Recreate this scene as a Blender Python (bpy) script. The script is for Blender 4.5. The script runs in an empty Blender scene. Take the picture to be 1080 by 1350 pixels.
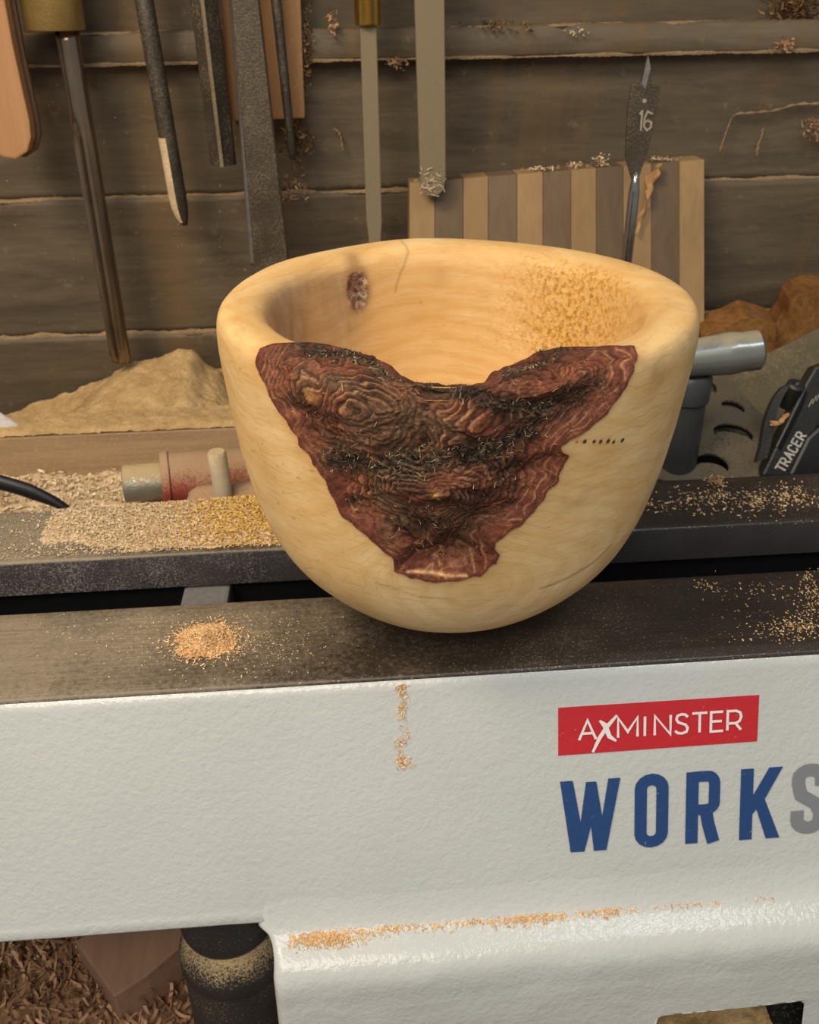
import bpy, bmesh, math, random
import numpy as np
from mathutils import Vector, Matrix

sc = bpy.context.scene
COL = sc.collection
PI = math.pi
rng = np.random.default_rng(7)

# ------------------------------------------------------------------ camera
F, CX, CY = 1200.0, 540.0, 675.0            # focal length and centre in pixels of a 1080x1350 frame
PITCH, YAW, ROLL = math.radians(29.43), math.radians(3.95), math.radians(-0.93)
CAM = np.array([-.04128, -.31177, .225])
_f = np.array([math.sin(YAW)*math.cos(PITCH), math.cos(YAW)*math.cos(PITCH), -math.sin(PITCH)])
_r0 = np.array([math.cos(YAW), -math.sin(YAW), 0.0]); _u0 = np.cross(_r0, _f)
RT = _r0*math.cos(ROLL) + _u0*math.sin(ROLL); UP = -_r0*math.sin(ROLL) + _u0*math.cos(ROLL)
cd = bpy.data.cameras.new('camera'); cam = bpy.data.objects.new('camera', cd); COL.objects.link(cam)
cam.matrix_world = Matrix(((RT[0], UP[0], -_f[0], CAM[0]), (RT[1], UP[1], -_f[1], CAM[1]), (RT[2], UP[2], -_f[2], CAM[2]), (0, 0, 0, 1)))
cd.sensor_fit = 'HORIZONTAL'; cd.sensor_width = 36; cd.lens = 36*F/1080; cd.clip_start = .01; cd.clip_end = 30
cd.dof.use_dof = True; cd.dof.focus_distance = .31; cd.dof.aperture_fstop = 34
sc.camera = cam

# ------------------------------------------------------------------ world, lights, exposure
sc.view_settings.view_transform = 'Standard'; sc.view_settings.look = 'None'
sc.view_settings.gamma = 1; sc.view_settings.use_curve_mapping = False
sc.view_settings.exposure = -0.02
wd = bpy.data.worlds.new('workshop_air'); sc.world = wd; wd.use_nodes = True
wd.node_tree.nodes['Background'].inputs[0].default_value = (.92, .95, 1.0, 1)
wd.node_tree.nodes['Background'].inputs[1].default_value = .30
def area(name, loc, target, size, power, color):
    l = bpy.data.lights.new(name, 'AREA'); l.shape = 'RECTANGLE'; l.size, l.size_y = size; l.energy = power; l.color = color
    o = bpy.data.objects.new(name, l); COL.objects.link(o); o.location = loc
    o.rotation_euler = (Vector(target) - Vector(loc)).to_track_quat('-Z', 'Y').to_euler(); return o
area('bench_lamp', (-.46, -.26, .80), (.02, .06, .03), (.30, .20), 6.2, (1.0, .80, .55))
area('front_fill', (-.32, -.90, .85), (.0, -.02, .0), (.7, .5), 8.5, (1.0, .925, .80))  # soft fill added from the camera side to brighten the bowl front
area('ceiling_tube', (.42, -.50, 1.05), (.10, -.05, -.08), (.30, .05), 2.2, (.84, .92, 1.0))

# ------------------------------------------------------------------ pixel -> point helpers
def pix_ray(px, py): return _f + RT*(px-CX)/F - UP*(py-CY)/F
def at_y(px, py, y):
    d = pix_ray(px, py); return CAM + d*((y-CAM[1])/d[1])
def at_z(px, py, z):
    d = pix_ray(px, py); return CAM + d*((z-CAM[2])/d[2])
def at_plane(px, py, p0, n):
    d = pix_ray(px, py); n = np.array(n, float); return CAM + d*(np.dot(np.array(p0)-CAM, n)/np.dot(d, n))
def wpx(p, w): return w*float(np.dot(np.array(p)-CAM, _f))/F      # width in metres of w pixels at p

# ------------------------------------------------------------------ noise
def _h(ix, iy, iz, seed):
    n = (ix.astype(np.int64)*374761393 + iy.astype(np.int64)*668265263 + iz.astype(np.int64)*2147483647 + seed*1274126177) & 0xffffffff
    n = ((n ^ (n >> 13))*1274126177) & 0xffffffff
    n = ((n ^ (n >> 15))*2246822519) & 0xffffffff
    return ((n ^ (n >> 16)) & 0xffff)/65535.0
def vn(P, seed=0):
    P = np.asarray(P, float)
    if P.shape[-1] == 2: P = np.concatenate([P, np.zeros(P.shape[:-1]+(1,))], -1)
    i = np.floor(P); f = P - i; f = f*f*(3-2*f); i = i.astype(np.int64); o = 0
    for a in (0, 1):
        for b in (0, 1):
            for c in (0, 1):
                w = (f[..., 0] if a else 1-f[..., 0])*(f[..., 1] if b else 1-f[..., 1])*(f[..., 2] if c else 1-f[..., 2])
                o = o + w*_h(i[..., 0]+a, i[..., 1]+b, i[..., 2]+c, seed)
    return o*2-1
def fbm(P, seed=0, oct=4, gain=.5):
    P = np.asarray(P, float); o = 0; a = 1; s = 0
    for k in range(oct):
        o = o + a*vn(P*(2.03**k)+k*17.3, seed+k); s += a; a *= gain
    return o/s
def sstep(a, b, x):
    t = np.clip((x-a)/(b-a), 0, 1); return t*t*(3-2*t)

# ------------------------------------------------------------------ objects
def tag(o, label=None, cat=None, group=None, kind=None):
    if label: o['label'] = label
    if cat: o['category'] = cat
    if group: o['group'] = group
    if kind: o['kind'] = kind
    return o
def empty(name, loc, label=None, cat=None, kind=None, group=None):
    o = bpy.data.objects.new(name, None); COL.objects.link(o); o.location = loc; o.empty_display_size = .01
    o['_loc'] = [float(v) for v in loc]
    return tag(o, label, cat, group, kind)
def root_loc(p):
    return np.array(p['_loc']) if (p is not None and '_loc' in p) else (root_loc(p.parent) if p is not None and p.parent else np.zeros(3))
def link(name, me, mat, parent=None, smooth=True):
    o = bpy.data.objects.new(name, me); COL.objects.link(o)
    if mat: me.materials.append(mat)
    if smooth and len(me.polygons): me.polygons.foreach_set('use_smooth', np.ones(len(me.polygons), bool))
    if parent is not None: o.parent = parent
    return o
def mesh(name, V, faces, mat, parent=None, smooth=True, attrs=None):
    """V in world coordinates; faces (n,4)/(n,3) array or list; stored relative to the thing's base"""
    V = np.asarray(V, float) - (root_loc(parent) if parent is not None else 0)
    me = bpy.data.meshes.new(name)
    if isinstance(faces, np.ndarray):
        k = faces.shape[1]; n = len(faces)
        me.vertices.add(len(V)); me.vertices.foreach_set('co', V.astype(np.float32).ravel())
        me.loops.add(n*k); me.loops.foreach_set('vertex_index', faces.astype(np.int32).ravel())
        me.polygons.add(n); me.polygons.foreach_set('loop_start', np.arange(0, n*k, k, dtype=np.int32))
        me.update(calc_edges=True); me.validate()
    else: me.from_pydata([tuple(v) for v in V], [], faces); me.update()
    if attrs:
        for a, v in attrs.items():
            v = np.asarray(v, np.float32)
            if v.ndim == 1: me.attributes.new(a, 'FLOAT', 'POINT').data.foreach_set('value', v)
            else:
                c = np.ones((len(v), 4), np.float32); c[:, :3] = v
                me.attributes.new(a, 'FLOAT_COLOR', 'POINT').data.foreach_set('color', c.ravel())
    return link(name, me, mat, parent, smooth)
def bm_obj(name, bm, mat, parent=None, smooth=False, bevel=0):
    if bevel: bmesh.ops.bevel(bm, geom=[e for e in bm.edges if len(e.link_faces) == 2 and e.calc_face_angle(0) > .5], offset=bevel, segments=2, affect='EDGES', profile=.6)
    bmesh.ops.recalc_face_normals(bm, faces=bm.faces)
    if parent is not None: bmesh.ops.translate(bm, verts=bm.verts, vec=-Vector(root_loc(parent)))
    me = bpy.data.meshes.new(name); bm.to_mesh(me); bm.free()
    return link(name, me, mat, parent, smooth)
def box(name, lo, hi, mat, parent=None, bevel=0, rot=0, sub=0):
    bm = bmesh.new(); bmesh.ops.create_cube(bm, size=1)
    lo = np.array(lo); hi = np.array(hi)
    bmesh.ops.scale(bm, verts=bm.verts, vec=hi-lo); bmesh.ops.rotate(bm, verts=bm.verts, matrix=Matrix.Rotation(rot, 3, 'Z'))
    bmesh.ops.translate(bm, verts=bm.verts, vec=(lo+hi)/2)
    return bm_obj(name, bm, mat, parent, bevel=bevel)
def prism(name, poly, off, mat, parent=None, bevel=0, smooth=False):
    """poly: world points of one face, off: extrusion vector"""
    bm = bmesh.new(); f = bm.faces.new([bm.verts.new(p) for p in poly])
    r = bmesh.ops.extrude_face_region(bm, geom=[f]); bmesh.ops.translate(bm, verts=[v for v in r['geom'] if isinstance(v, bmesh.types.BMVert)], vec=off)
    return bm_obj(name, bm, mat, parent, bevel=bevel, smooth=smooth)
def grid_faces(a, b, closed=False):
    i = np.arange(a-1)[:, None]; j = np.arange(b if closed else b-1)[None]; j2 = (j+1) % b
    return np.stack([i*b+j, i*b+j2, (i+1)*b+j2, (i+1)*b+j], -1).reshape(-1, 4)
def frame(d):
    d = np.array(d, float); d /= np.linalg.norm(d); a = np.cross(d, [0, 1, 0] if abs(d[1]) < .9 else [1, 0, 0]); a /= np.linalg.norm(a)
    return d, a, np.cross(d, a)
def lathe(name, p0, d, prof, mat, parent=None, n=40, smooth=True, wob=0):
    """prof: (distance along d, radius)"""
    d, a, b = frame(d); p0 = np.array(p0); t = np.linspace(0, 2*PI, n, endpoint=False)
    V = np.array([p0 + d*s + r*(a*math.cos(q)+b*math.sin(q)) for s, r in prof for q in t])
    if wob: V = V + wob*np.stack([vn(V*300+9, 3), vn(V*300+31, 4), vn(V*300+57, 5)], -1)
    o = mesh(name, V, grid_faces(len(prof), n, True), mat, parent, smooth)
    bm = bmesh.new(); bm.from_mesh(o.data); bmesh.ops.recalc_face_normals(bm, faces=bm.faces)
    for e in bm.edges:
        if len(e.link_faces) == 2 and e.calc_face_angle(0) > .7: e.smooth = False
    bm.to_mesh(o.data); bm.free(); return o
def loft(name, secs, mat, parent=None, smooth=False):
    """secs: list of closed rings (k,3) -> capped tube"""
    k = len(secs[0]); V = np.vstack(secs); fs = [list(map(int, f)) for f in grid_faces(len(secs), k, True)]
    fs += [list(range(k))[::-1], list(range((len(secs)-1)*k, len(secs)*k))]
    bm = bmesh.new(); vs = [bm.verts.new(v) for v in V]
    for f in fs: bm.faces.new([vs[i] for i in f])
    for e in bm.edges:
        if len(e.link_faces) == 2 and e.calc_face_angle(0) > .6: e.smooth = False
    return bm_obj(name, bm, mat, parent, smooth=smooth)
def inpoly(x, y, poly):
    c = np.zeros(np.shape(x), bool); n = len(poly)
    for i in range(n):
        x1, y1 = poly[i]; x2, y2 = poly[(i+1) % n]
        m = ((y1 > y) != (y2 > y)); c ^= m & (x < (x2-x1)*(y-y1)/((y2-y1) or 1e-12)+x1)
    return c
def segdist(x, y, poly, closed=True):
    d = np.full(np.shape(x), 1e9); n = len(poly)
    for i in range(n if closed else n-1):
        ax, ay = poly[i]; bx, by = poly[(i+1) % n]; l = (bx-ax)**2+(by-ay)**2 or 1e-12
        t = np.clip(((x-ax)*(bx-ax)+(y-ay)*(by-ay))/l, 0, 1); d = np.minimum(d, np.hypot(x-ax-t*(bx-ax), y-ay-t*(by-ay)))
    return d
def chips(name, P, mat, L=(.001, .0025), W=(.0004, .001), N=None, parent=None, curl=1.0, seg=3, flat=.5, up=(0, 0, 1)):
    """loose curled wood flakes joined into one stuff object"""
    n = len(P); P = np.asarray(P); upv = np.tile(np.array(up, float), (n, 1)) if N is None else N
    a = rng.normal(size=(n, 3)); a -= (a*upv).sum(1)[:, None]*upv*flat*1.6; a /= np.linalg.norm(a, axis=1)[:, None]+1e-9
    c = upv + rng.normal(size=(n, 3))*(1-flat)*.8; c -= (c*a).sum(1)[:, None]*a; c /= np.linalg.norm(c, axis=1)[:, None]+1e-9
    b = np.cross(a, c); l = rng.uniform(*L, n)[:, None]; w = rng.uniform(*W, n)[:, None]
    R = l/rng.uniform(.4, 3.2, n)[:, None]/max(curl, .05); V = []
    for k in range(seg+1):
        q = (k/seg-.5)*l/R; base = P + a*R*np.sin(q) + c*(R*(1-np.cos(q))+w*.35) + b*(k/seg-.5)*w*.8
        V += [base - b*w*.5, base + b*w*.5 + c*w*.25]
    V = np.stack(V, 1).reshape(-1, 3); k0 = (np.arange(n)*(2*(seg+1)))[:, None]
    Fc = np.concatenate([k0 + np.array([2*k, 2*k+1, 2*k+3, 2*k+2]) for k in range(seg)], 0)
    tone = np.repeat(rng.random(n), 2*(seg+1))
    o = mesh(name, V, Fc, mat, parent, True, {'tone': tone}); o['kind'] = 'stuff'; return o

# ------------------------------------------------------------------ materials
class NT:
    def __init__(s, name):
        s.m = bpy.data.materials.new(name); s.m.use_nodes = True; s.t = s.m.node_tree; s.b = s.t.nodes['Principled BSDF']
        s.co = s.t.nodes.new('ShaderNodeTexCoord').outputs['Object']
    def n(s, t, **k):
        q = s.t.nodes.new(t)
        for a, v in k.items(): setattr(q, a, v)
        return q
    def put(s, i, v):
        if isinstance(v, bpy.types.NodeSocket): s.t.links.new(v, i)
        elif v is not None:
            if hasattr(i.default_value, '__len__') and not hasattr(v, '__len__'): v = (v,)*len(i.default_value)
            if hasattr(v, '__len__') and len(v) == 3 and len(i.default_value) == 4: v = tuple(v)+(1,)
            i.default_value = v
    def map(s, scale=(1, 1, 1), rot=(0, 0, 0), loc=(0, 0, 0), src=None):
        q = s.n('ShaderNodeMapping'); s.put(q.inputs[0], src or s.co); q.inputs['Scale'].default_value = scale; q.inputs['Rotation'].default_value = rot; q.inputs['Location'].default_value = loc; return q.outputs[0]
    def noise(s, sc=10, det=4, rough=.55, vec=None, dist=0, col=False):
        q = s.n('ShaderNodeTexNoise'); s.put(q.inputs['Vector'], vec or s.co); q.inputs['Scale'].default_value = sc; q.inputs['Detail'].default_value = det
        q.inputs['Roughness'].default_value = rough; q.inputs['Distortion'].default_value = dist; return q.outputs[1 if col else 0]
    def vor(s, sc=10, vec=None, out=0, feat='F1'):
        q = s.n('ShaderNodeTexVoronoi', feature=feat); s.put(q.inputs['Vector'], vec or s.co); q.inputs['Scale'].default_value = sc; return q.outputs[out]
    def ramp(s, fac, stops):
        q = s.n('ShaderNodeValToRGB'); s.put(q.inputs[0], fac); e = q.color_ramp.elements
        while len(e) < len(stops): e.new(.5)
        for i, (p, c) in enumerate(stops):
            e[i].position = p; e[i].color = tuple(c)+(1,) if hasattr(c, '__len__') else (c, c, c, 1)
        return q.outputs[0]
    def math(s, op, a, b=None, c=None, clamp=False):
        q = s.n('ShaderNodeMath', operation=op, use_clamp=clamp); s.put(q.inputs[0], a)
        if b is not None: s.put(q.inputs[1], b)
        if c is not None: s.put(q.inputs[2], c)
        return q.outputs[0]
    def mix(s, f, a, b, mode='MIX'):
        q = s.n('ShaderNodeMix', data_type='RGBA', blend_type=mode); s.put(q.inputs[0], f); s.put(q.inputs[6], a); s.put(q.inputs[7], b); return q.outputs[2]
    def attr(s, name, col=False):
        q = s.n('ShaderNodeAttribute', attribute_name=name); return q.outputs['Color' if col else 'Fac']
    def sep(s, v=None):
        q = s.n('ShaderNodeSeparateXYZ'); s.put(q.inputs[0], v or s.co); return q.outputs
    def up(s):
        g = s.n('ShaderNodeNewGeometry'); q = s.n('ShaderNodeSeparateXYZ'); s.put(q.inputs[0], g.outputs['Normal']); return q.outputs[2]
    def bump(s, h, st=.3, dist=.001, nrm=None):
        q = s.n('ShaderNodeBump'); q.inputs['Strength'].default_value = st; q.inputs['Distance'].default_value = dist; s.put(q.inputs['Height'], h)
        if nrm: s.put(q.inputs['Normal'], nrm)
        return q.outputs[0]
    def done(s, color, rough=.6, metal=0, normal=None, spec=.5, **kw):
        s.put(s.b.inputs['Base Color'], color); s.put(s.b.inputs['Roughness'], rough); s.put(s.b.inputs['Metallic'], metal); s.put(s.b.inputs['Specular IOR Level'], spec)
        if normal: s.put(s.b.inputs['Normal'], normal)
        for a, v in kw.items(): s.put(s.b.inputs[a.replace('_', ' ')], v)
        return s.m
def dusted(name, base, dust, amount=.5, sc=900, base2=None, rough=.6, metal=0, bsc=40, up=.6, big=.55, xg=0, bstr=.3, stretch=(1, 1, 1), spec=.4, drough=.95):
    """solid material under a sprinkle of wood dust, thicker where the surface faces up"""
    m = NT(name); v = m.map(stretch)
    c = m.mix(m.ramp(m.noise(bsc, 5, .6, v), [(.3, 0), (.7, 1)]), base, base2 or tuple(x*1.5 for x in base))
    cover = m.math('ADD', m.math('ADD', m.math('MULTIPLY', m.noise(45, 4, .6), big), (1-big)*.5), m.math('MULTIPLY', m.noise(sc, 3, .7), .9))           # 0..1.9
    cover = m.math('ADD', cover, m.math('MULTIPLY', m.up(), up*.35))
    if xg: cover = m.math('ADD', cover, m.math('MULTIPLY', m.sep()[0], -xg))
    th = 1.47-amount*.75
    k = m.ramp(m.math('SUBTRACT', cover, th-.5), [(.42, 0), (.62, 1)])
    c = m.mix(k, c, dust)
    hb = m.math('ADD', m.math('MULTIPLY', k, .7), m.noise(sc*.8, 2, .6))
    r = m.math('ADD', m.math('MULTIPLY', k, drough-rough), rough)
    mt = m.math('MULTIPLY', m.math('SUBTRACT', 1, k), metal)
    return m.done(c, r, mt, m.bump(hb, bstr, .0006), spec)
def plain(name, col, rough=.5, metal=0, bsc=300, bstr=.1, var=.15, spec=.5):
    m = NT(name); n = m.noise(bsc, 3)
    c = m.mix(m.ramp(n, [(.3, 0), (.7, 1)]), tuple(x*(1-var) for x in col), tuple(min(1, x*(1+var)) for x in col))
    return m.done(c, rough, metal, m.bump(n, bstr, .0004), spec)
def wood(name, light, dark, axis=2, sc=14, rough=.6, dust=0, bstr=.15):
    m = NT(name); st = [1, 1, 1]; st[axis] = .06; v = m.map(tuple(st))
    n = m.noise(sc*22, 6, .65, v, .3); n2 = m.noise(sc*3, 3, .5, v, .5)
    f = m.math('ADD', m.math('MULTIPLY', n, .6), m.math('MULTIPLY', n2, .4))
    c = m.mix(m.ramp(f, [(.35, 0), (.65, 1)]), dark, light)
    if dust: c = m.mix(m.ramp(m.noise(800, 3, .7), [(.62-dust*.3, 0), (.75-dust*.2, 1)]), c, (.52, .36, .18))
    return m.done(c, rough, 0, m.bump(f, bstr, .0005), .3)
def chipmat(name, stops):
    m = NT(name); return m.done(m.ramp(m.attr('tone'), stops), .85, 0, None, .2)
DUST = (.50, .36, .20)
M_dust = None
def granular(name, a, b, c, sc=900, bstr=.7, big=60):
    m = NT(name); n = m.noise(sc, 4, .75); g = m.noise(big, 4, .6)
    f = m.math('ADD', m.math('MULTIPLY', n, .6), m.math('MULTIPLY', g, .4))
    return m.done(m.ramp(f, [(.33, a), (.5, b), (.66, c)]), .95, 0, m.bump(n, bstr, .0009), .15)
mt_sawdust = granular('fine_sawdust', (.28, .17, .07), (.47, .315, .145), (.66, .47, .25))
mt_sawdust_pale = granular('pale_sawdust', (.40, .28, .16), (.60, .45, .28), (.78, .62, .42), 700)
mt_sawdust_gold = granular('golden_sawdust', (.30, .17, .03), (.52, .34, .08), (.72, .52, .20), 800)
mt_chip = chipmat('fresh_wood_chips', [(0, (.50, .28, .11)), (.5, (.70, .45, .22)), (1, (.86, .66, .42))])
mt_chip_gold = chipmat('golden_wood_chips', [(0, (.42, .22, .03)), (.5, (.66, .42, .10)), (1, (.85, .65, .28))])
mt_chip_pale = chipmat('pale_wood_chips', [(0, (.45, .32, .18)), (.5, (.62, .47, .29)), (1, (.82, .70, .50))])
mt_chip_grey = chipmat('grey_white_flecks', [(0, (.30, .25, .19)), (1, (.60, .54, .45))])
mt_chip_brown = chipmat('brown_wood_shavings', [(0, (.20, .105, .05)), (.5, (.38, .21, .115)), (1, (.58, .37, .21))])
mt_chip_dark = chipmat('dark_wood_shavings', [(0, (.05, .028, .012)), (.6, (.14, .075, .03)), (1, (.34, .2, .09))])

# ================================================================== STRUCTURE: back wall of boards
WY = .320
wall = empty('wall_back', (0, WY, -.2), kind='structure')
def mat_wall():
    m = NT('grey_brown_painted_board'); v = m.map((.25, 1, 1.6))
    a = m.noise(26, 6, .6, v, .6); fine = m.noise(320, 4, .6, m.map((.12, 1, 1)))
    c = m.ramp(m.math('ADD', m.math('MULTIPLY', a, .7), m.math('MULTIPLY', fine, .3)), [(.35, (.070, .053, .033)), (.52, (.118, .090, .057)), (.68, (.165, .129, .083))])
    st = m.ramp(m.noise(7, 3, .6, m.map((3.2, 1, .5), loc=(.3, 0, 0)), 1.2), [(.55, 0), (.72, 1)])
    c = m.mix(m.math('MULTIPLY', st, .45), c, (.17, .095, .035))
    sx = m.math('SUBTRACT', m.sep()[0], float(at_y(205, 200, .32)[0])); sx = m.math('ADD', sx, m.math('MULTIPLY', m.math('SUBTRACT', m.noise(9, 3), .5), .03))
    band = m.math('POWER', 2.718, m.math('MULTIPLY', m.math('MULTIPLY', sx, sx), -5200)); band = m.math('MULTIPLY', band, m.math('ADD', m.noise(60, 4, .7), .25))
    c = m.mix(m.math('MULTIPLY', band, .42, clamp=True), c, (.22, .12, .04))
    dk = m.ramp(m.noise(90, 5, .7), [(.60, 0), (.70, 1)])
    c = m.mix(m.math('MULTIPLY', dk, .35), c, (.30, .22, .13))
    return m.done(c, .62, 0, m.bump(m.math('ADD', fine, m.noise(900, 2)), .12, .0006), .35)
mt_wall = mat_wall()
mt_ledge = granular('dust_on_ledges', (.19, .125, .065), (.29, .20, .11), (.40, .29, .165), 700)
GZ = [-.160, -.068, .0233, .1147, .206, .300, .395]
for k in range(len(GZ)-1):
    z0, z1 = GZ[k], GZ[k+1]
    # each board: top edge stands 3 mm proud of the foot of the board above
    prof = [(WY+.012, z0), (WY+.0008, z0), (WY+.0002, z0+.004), (WY-.0020, z1-.010), (WY-.0042, z1-.004), (WY-.0040, z1-.0012), (WY-.0010, z1+.0004), (WY+.012, z1+.0004)]
    X = np.linspace(-.75, .75, 61)
    V = np.array([(x, y, z) for y, z in prof for x in X]); V[:, 1] += .0005*fbm(V*6+k*5, 5)
    mesh('plank', V, grid_faces(len(prof), 61), mt_wall, wall, False)
# raised strip near the top of the view
strip = empty('trim_1', (0, WY, .193), kind='structure')
X = np.linspace(-.75, .75, 121)
prof = [(WY+.002, .1930), (WY-.0125, .1930), (WY-.0135, .1945), (WY-.0135, .2085), (WY-.0120, .2100), (WY+.002, .2106)]
V = np.array([(x, y, z) for y, z in prof for x in X]); V[:, 2] += .0005*fbm(V*[30, 1, 1], 8)
mesh('strip', V, grid_faces(len(prof), 121), mt_wall, strip, False)
def ledge_dust(x0, x1, y, z, w, h, seed, par=None):
    X = np.arange(x0, x1, .0008); n = len(X)
    hh = h*np.clip(.55+.9*fbm(np.stack([X*60, X*0+seed], 1), seed, 4), .12, 2); ww = w*np.clip(.8+.6*fbm(np.stack([X*40, X*0+seed+5], 1), seed), .2, 2)
    V = []
    for k, q in enumerate(np.linspace(0, PI, 6)):
        V.append(np.stack([X, y+.001-ww*(1-math.cos(q))*.5, z+hh*math.sin(q)-.0006+.0003*vn(np.stack([X*900, X*0+k], 1), seed)], 1))
    V.append(np.stack([X, V[-1][:, 1]+.0004, V[-1][:, 2]-.0008-hh*.3], 1))
    o = mesh('ledge_sawdust', np.vstack(V), grid_faces(7, n), mt_ledge, par, True); return o
for z, h, s in ((.0233, .0036, 3), (.1147, .0019, 4), (-.068, .002, 6)):
    o = ledge_dust(-.72, .72, WY-.0004, z+.0006, .0056, h, s, wall); o['kind'] = 'stuff'
o = ledge_dust(-.72, .72, WY-.0010, .2104, .0125, .0008, 9, strip); o['kind'] = 'stuff'
o = ledge_dust(-.72, .72, WY-.0125, .1938, .0020, .0022, 12, strip); o['kind'] = 'stuff'

# ================================================================== STRUCTURE: bench shelf behind the lathe
SZ = -.047
mt_bench = dusted('dusty_bench_board', (.10, .07, .04), DUST, .6, 700)
o = box('bench_shelf', (-.75, .112, SZ-.018), (.75, WY-.001, SZ), mt_bench, None, .002)
tag(o, 'wooden shelf behind the lathe, mostly hidden under sawdust and tools', 'shelf')

# ================================================================== LATHE BED
Y0, Y1, Y2, Y3 = -.0409, .0160, .0575, .1070
bed = empty('lathe_bed', (0, .03, -.2), 'white lathe bed with two dark steel rails, red badge and blue lettering', 'lathe bed')
def mat_rail():
    m = NT('machined_cast_iron'); x = m.sep()[0]; y = m.sep()[1]
    lines = m.noise(1, 2, .5, m.map((6, 2600, 60))); streak = m.noise(1, 5, .6, m.map((30, 420, 30)), .4); blot = m.noise(16, 5, .6)
    c = m.ramp(blot, [(.3, (.040, .030, .024)), (.55, (.062, .048, .038)), (.75, (.085, .070, .058))])
    # old worn dust and painted-in glare, both stronger on the left half of the bed
    side = m.math('MULTIPLY', m.math('SUBTRACT', .03, x), 3.0, clamp=True)
    dust_glare = m.ramp(m.math('ADD', m.math('ADD', m.math('MULTIPLY', side, .62), m.math('MULTIPLY', blot, .55)), m.math('MULTIPLY', m.noise(420, 4, .75), .5)), [(.60, 0), (.92, 1)])
    dust_glare = m.math('MULTIPLY', dust_glare, .80)
    c = m.mix(dust_glare, c, m.mix(m.ramp(lines, [(.35, 0), (.65, 1)]), (.27, .215, .145), (.39, .32, .225))); c = m.mix(.22, c, m.ramp(streak, [(.35, .02), (.7, .45)]), 'OVERLAY')  # streak tone also paints grey glare into the colour
    sp = m.ramp(m.math('ADD', m.noise(1100, 2, .6), m.math('MULTIPLY', blot, .22)), [(.765, 0), (.80, 1)])
    c = m.mix(m.math('MULTIPLY', sp, .7), c, (.50, .40, .27))
    r = m.math('ADD', m.math('MULTIPLY', dust_glare, .40), m.math('ADD', .26, m.math('MULTIPLY', streak, .14)))
    return m.done(c, r, m.math('MULTIPLY', m.math('SUBTRACT', 1, dust_glare), .25), m.bump(m.math('ADD', m.math('MULTIPLY', lines, .6), m.noise(1200, 2)), .16, .0003), .5)
mt_rail = mat_rail()
mt_railface = dusted('dark_iron_with_dust_specks', (.034, .029, .030), (.30, .27, .26), .47, 1300, rough=.45, up=0, big=.3, xg=.5)
mt_inner = plain('shade_black_iron', (.008, .008, .009), .6, spec=.2)  # near-black colour paints in the shade below gap and slots
mt_web = plain('grey_iron_web', (.16, .155, .16), .6)
def rail(name, y0, y1, zt, depth, mat, facemat):
    X = np.linspace(-.6, .6, 241)
    prof = [(y0, -depth), (y0, -.0014), (y0+.0004, -.0005), (y0+.0012, 0)] + [(y0+.0012+(y1-y0-.0024)*k/8, 0) for k in range(1, 9)] + [(y1-.0004, -.0005), (y1, -.0014), (y1, -depth), (y0, -depth)]
    V = np.array([(x, y, z) for y, z in prof for x in X]); o = mesh(name, V, grid_faces(len(prof), 241), mat, bed, False)
    o.data.materials.append(facemat)
    for p in o.data.polygons:
        if abs(p.normal.z) < .3: p.material_index = 1
    return o
rail('front_rail', Y0, Y1, 0, .014, mt_rail, mt_railface)
rail('rear_rail', Y2, Y3, 0, .0185, mt_rail, mt_railface)
box('rail_web', (-.6, Y0+.012, -.095), (.6, Y1-.010, -.012), mt_inner, bed)
box('rail_web', (-.6, Y2+.008, -.120), (.6, Y3-.012, -.017), mt_inner, bed)
box('dark_gap_floor', (-.6, Y0+.02, -.102), (.6, Y3-.013, -.094), mt_inner, bed)  # floor added so the gap between the rails stays black
a = at_y(247, 785, Y2+.006); b = at_y(308, 785, Y2+.006)
box('cross_web', (a[0], Y1-.012, -.09), (b[0], Y2+.010, -.020), mt_web, bed, .002)

# white casting --------------------------------------------------------------
TL = .34                                                        # slope of the front face, outward going down
def mat_white():
    m = NT('white_hammered_enamel'); v = m.noise(330, 2, .5); w = m.noise(95, 2, .5)
    c = m.ramp(m.noise(12, 4), [(.3, (.485, .508, .50)), (.7, (.53, .553, .545))])
    x = m.sep()[0]; z = m.sep()[2]
    gr = m.ramp(m.noise(240, 4, .7), [(.69, 0), (.73, 1)]); c = m.mix(m.math('MULTIPLY', gr, .30), c, (.42, .38, .32))
    return m.done(c, .22, 0, m.bump(m.math('ADD', m.math('ADD', v, m.math('MULTIPLY', m.noise(700, 2), .5)), m.math('MULTIPLY', w, .5)), .42, .0007), .5)
mt_white = mat_white()
def face(px, py, off=0):                                        # point on the sloping face
    n = np.array([0, -1, TL])/math.hypot(1, TL); return at_plane(px, py, (0, Y0-.0004, 0), n) + n*off
zf = float(face(540, 1207)[2]); print('face foot z', zf)
xl = float(face(368, 1222)[0])
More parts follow.
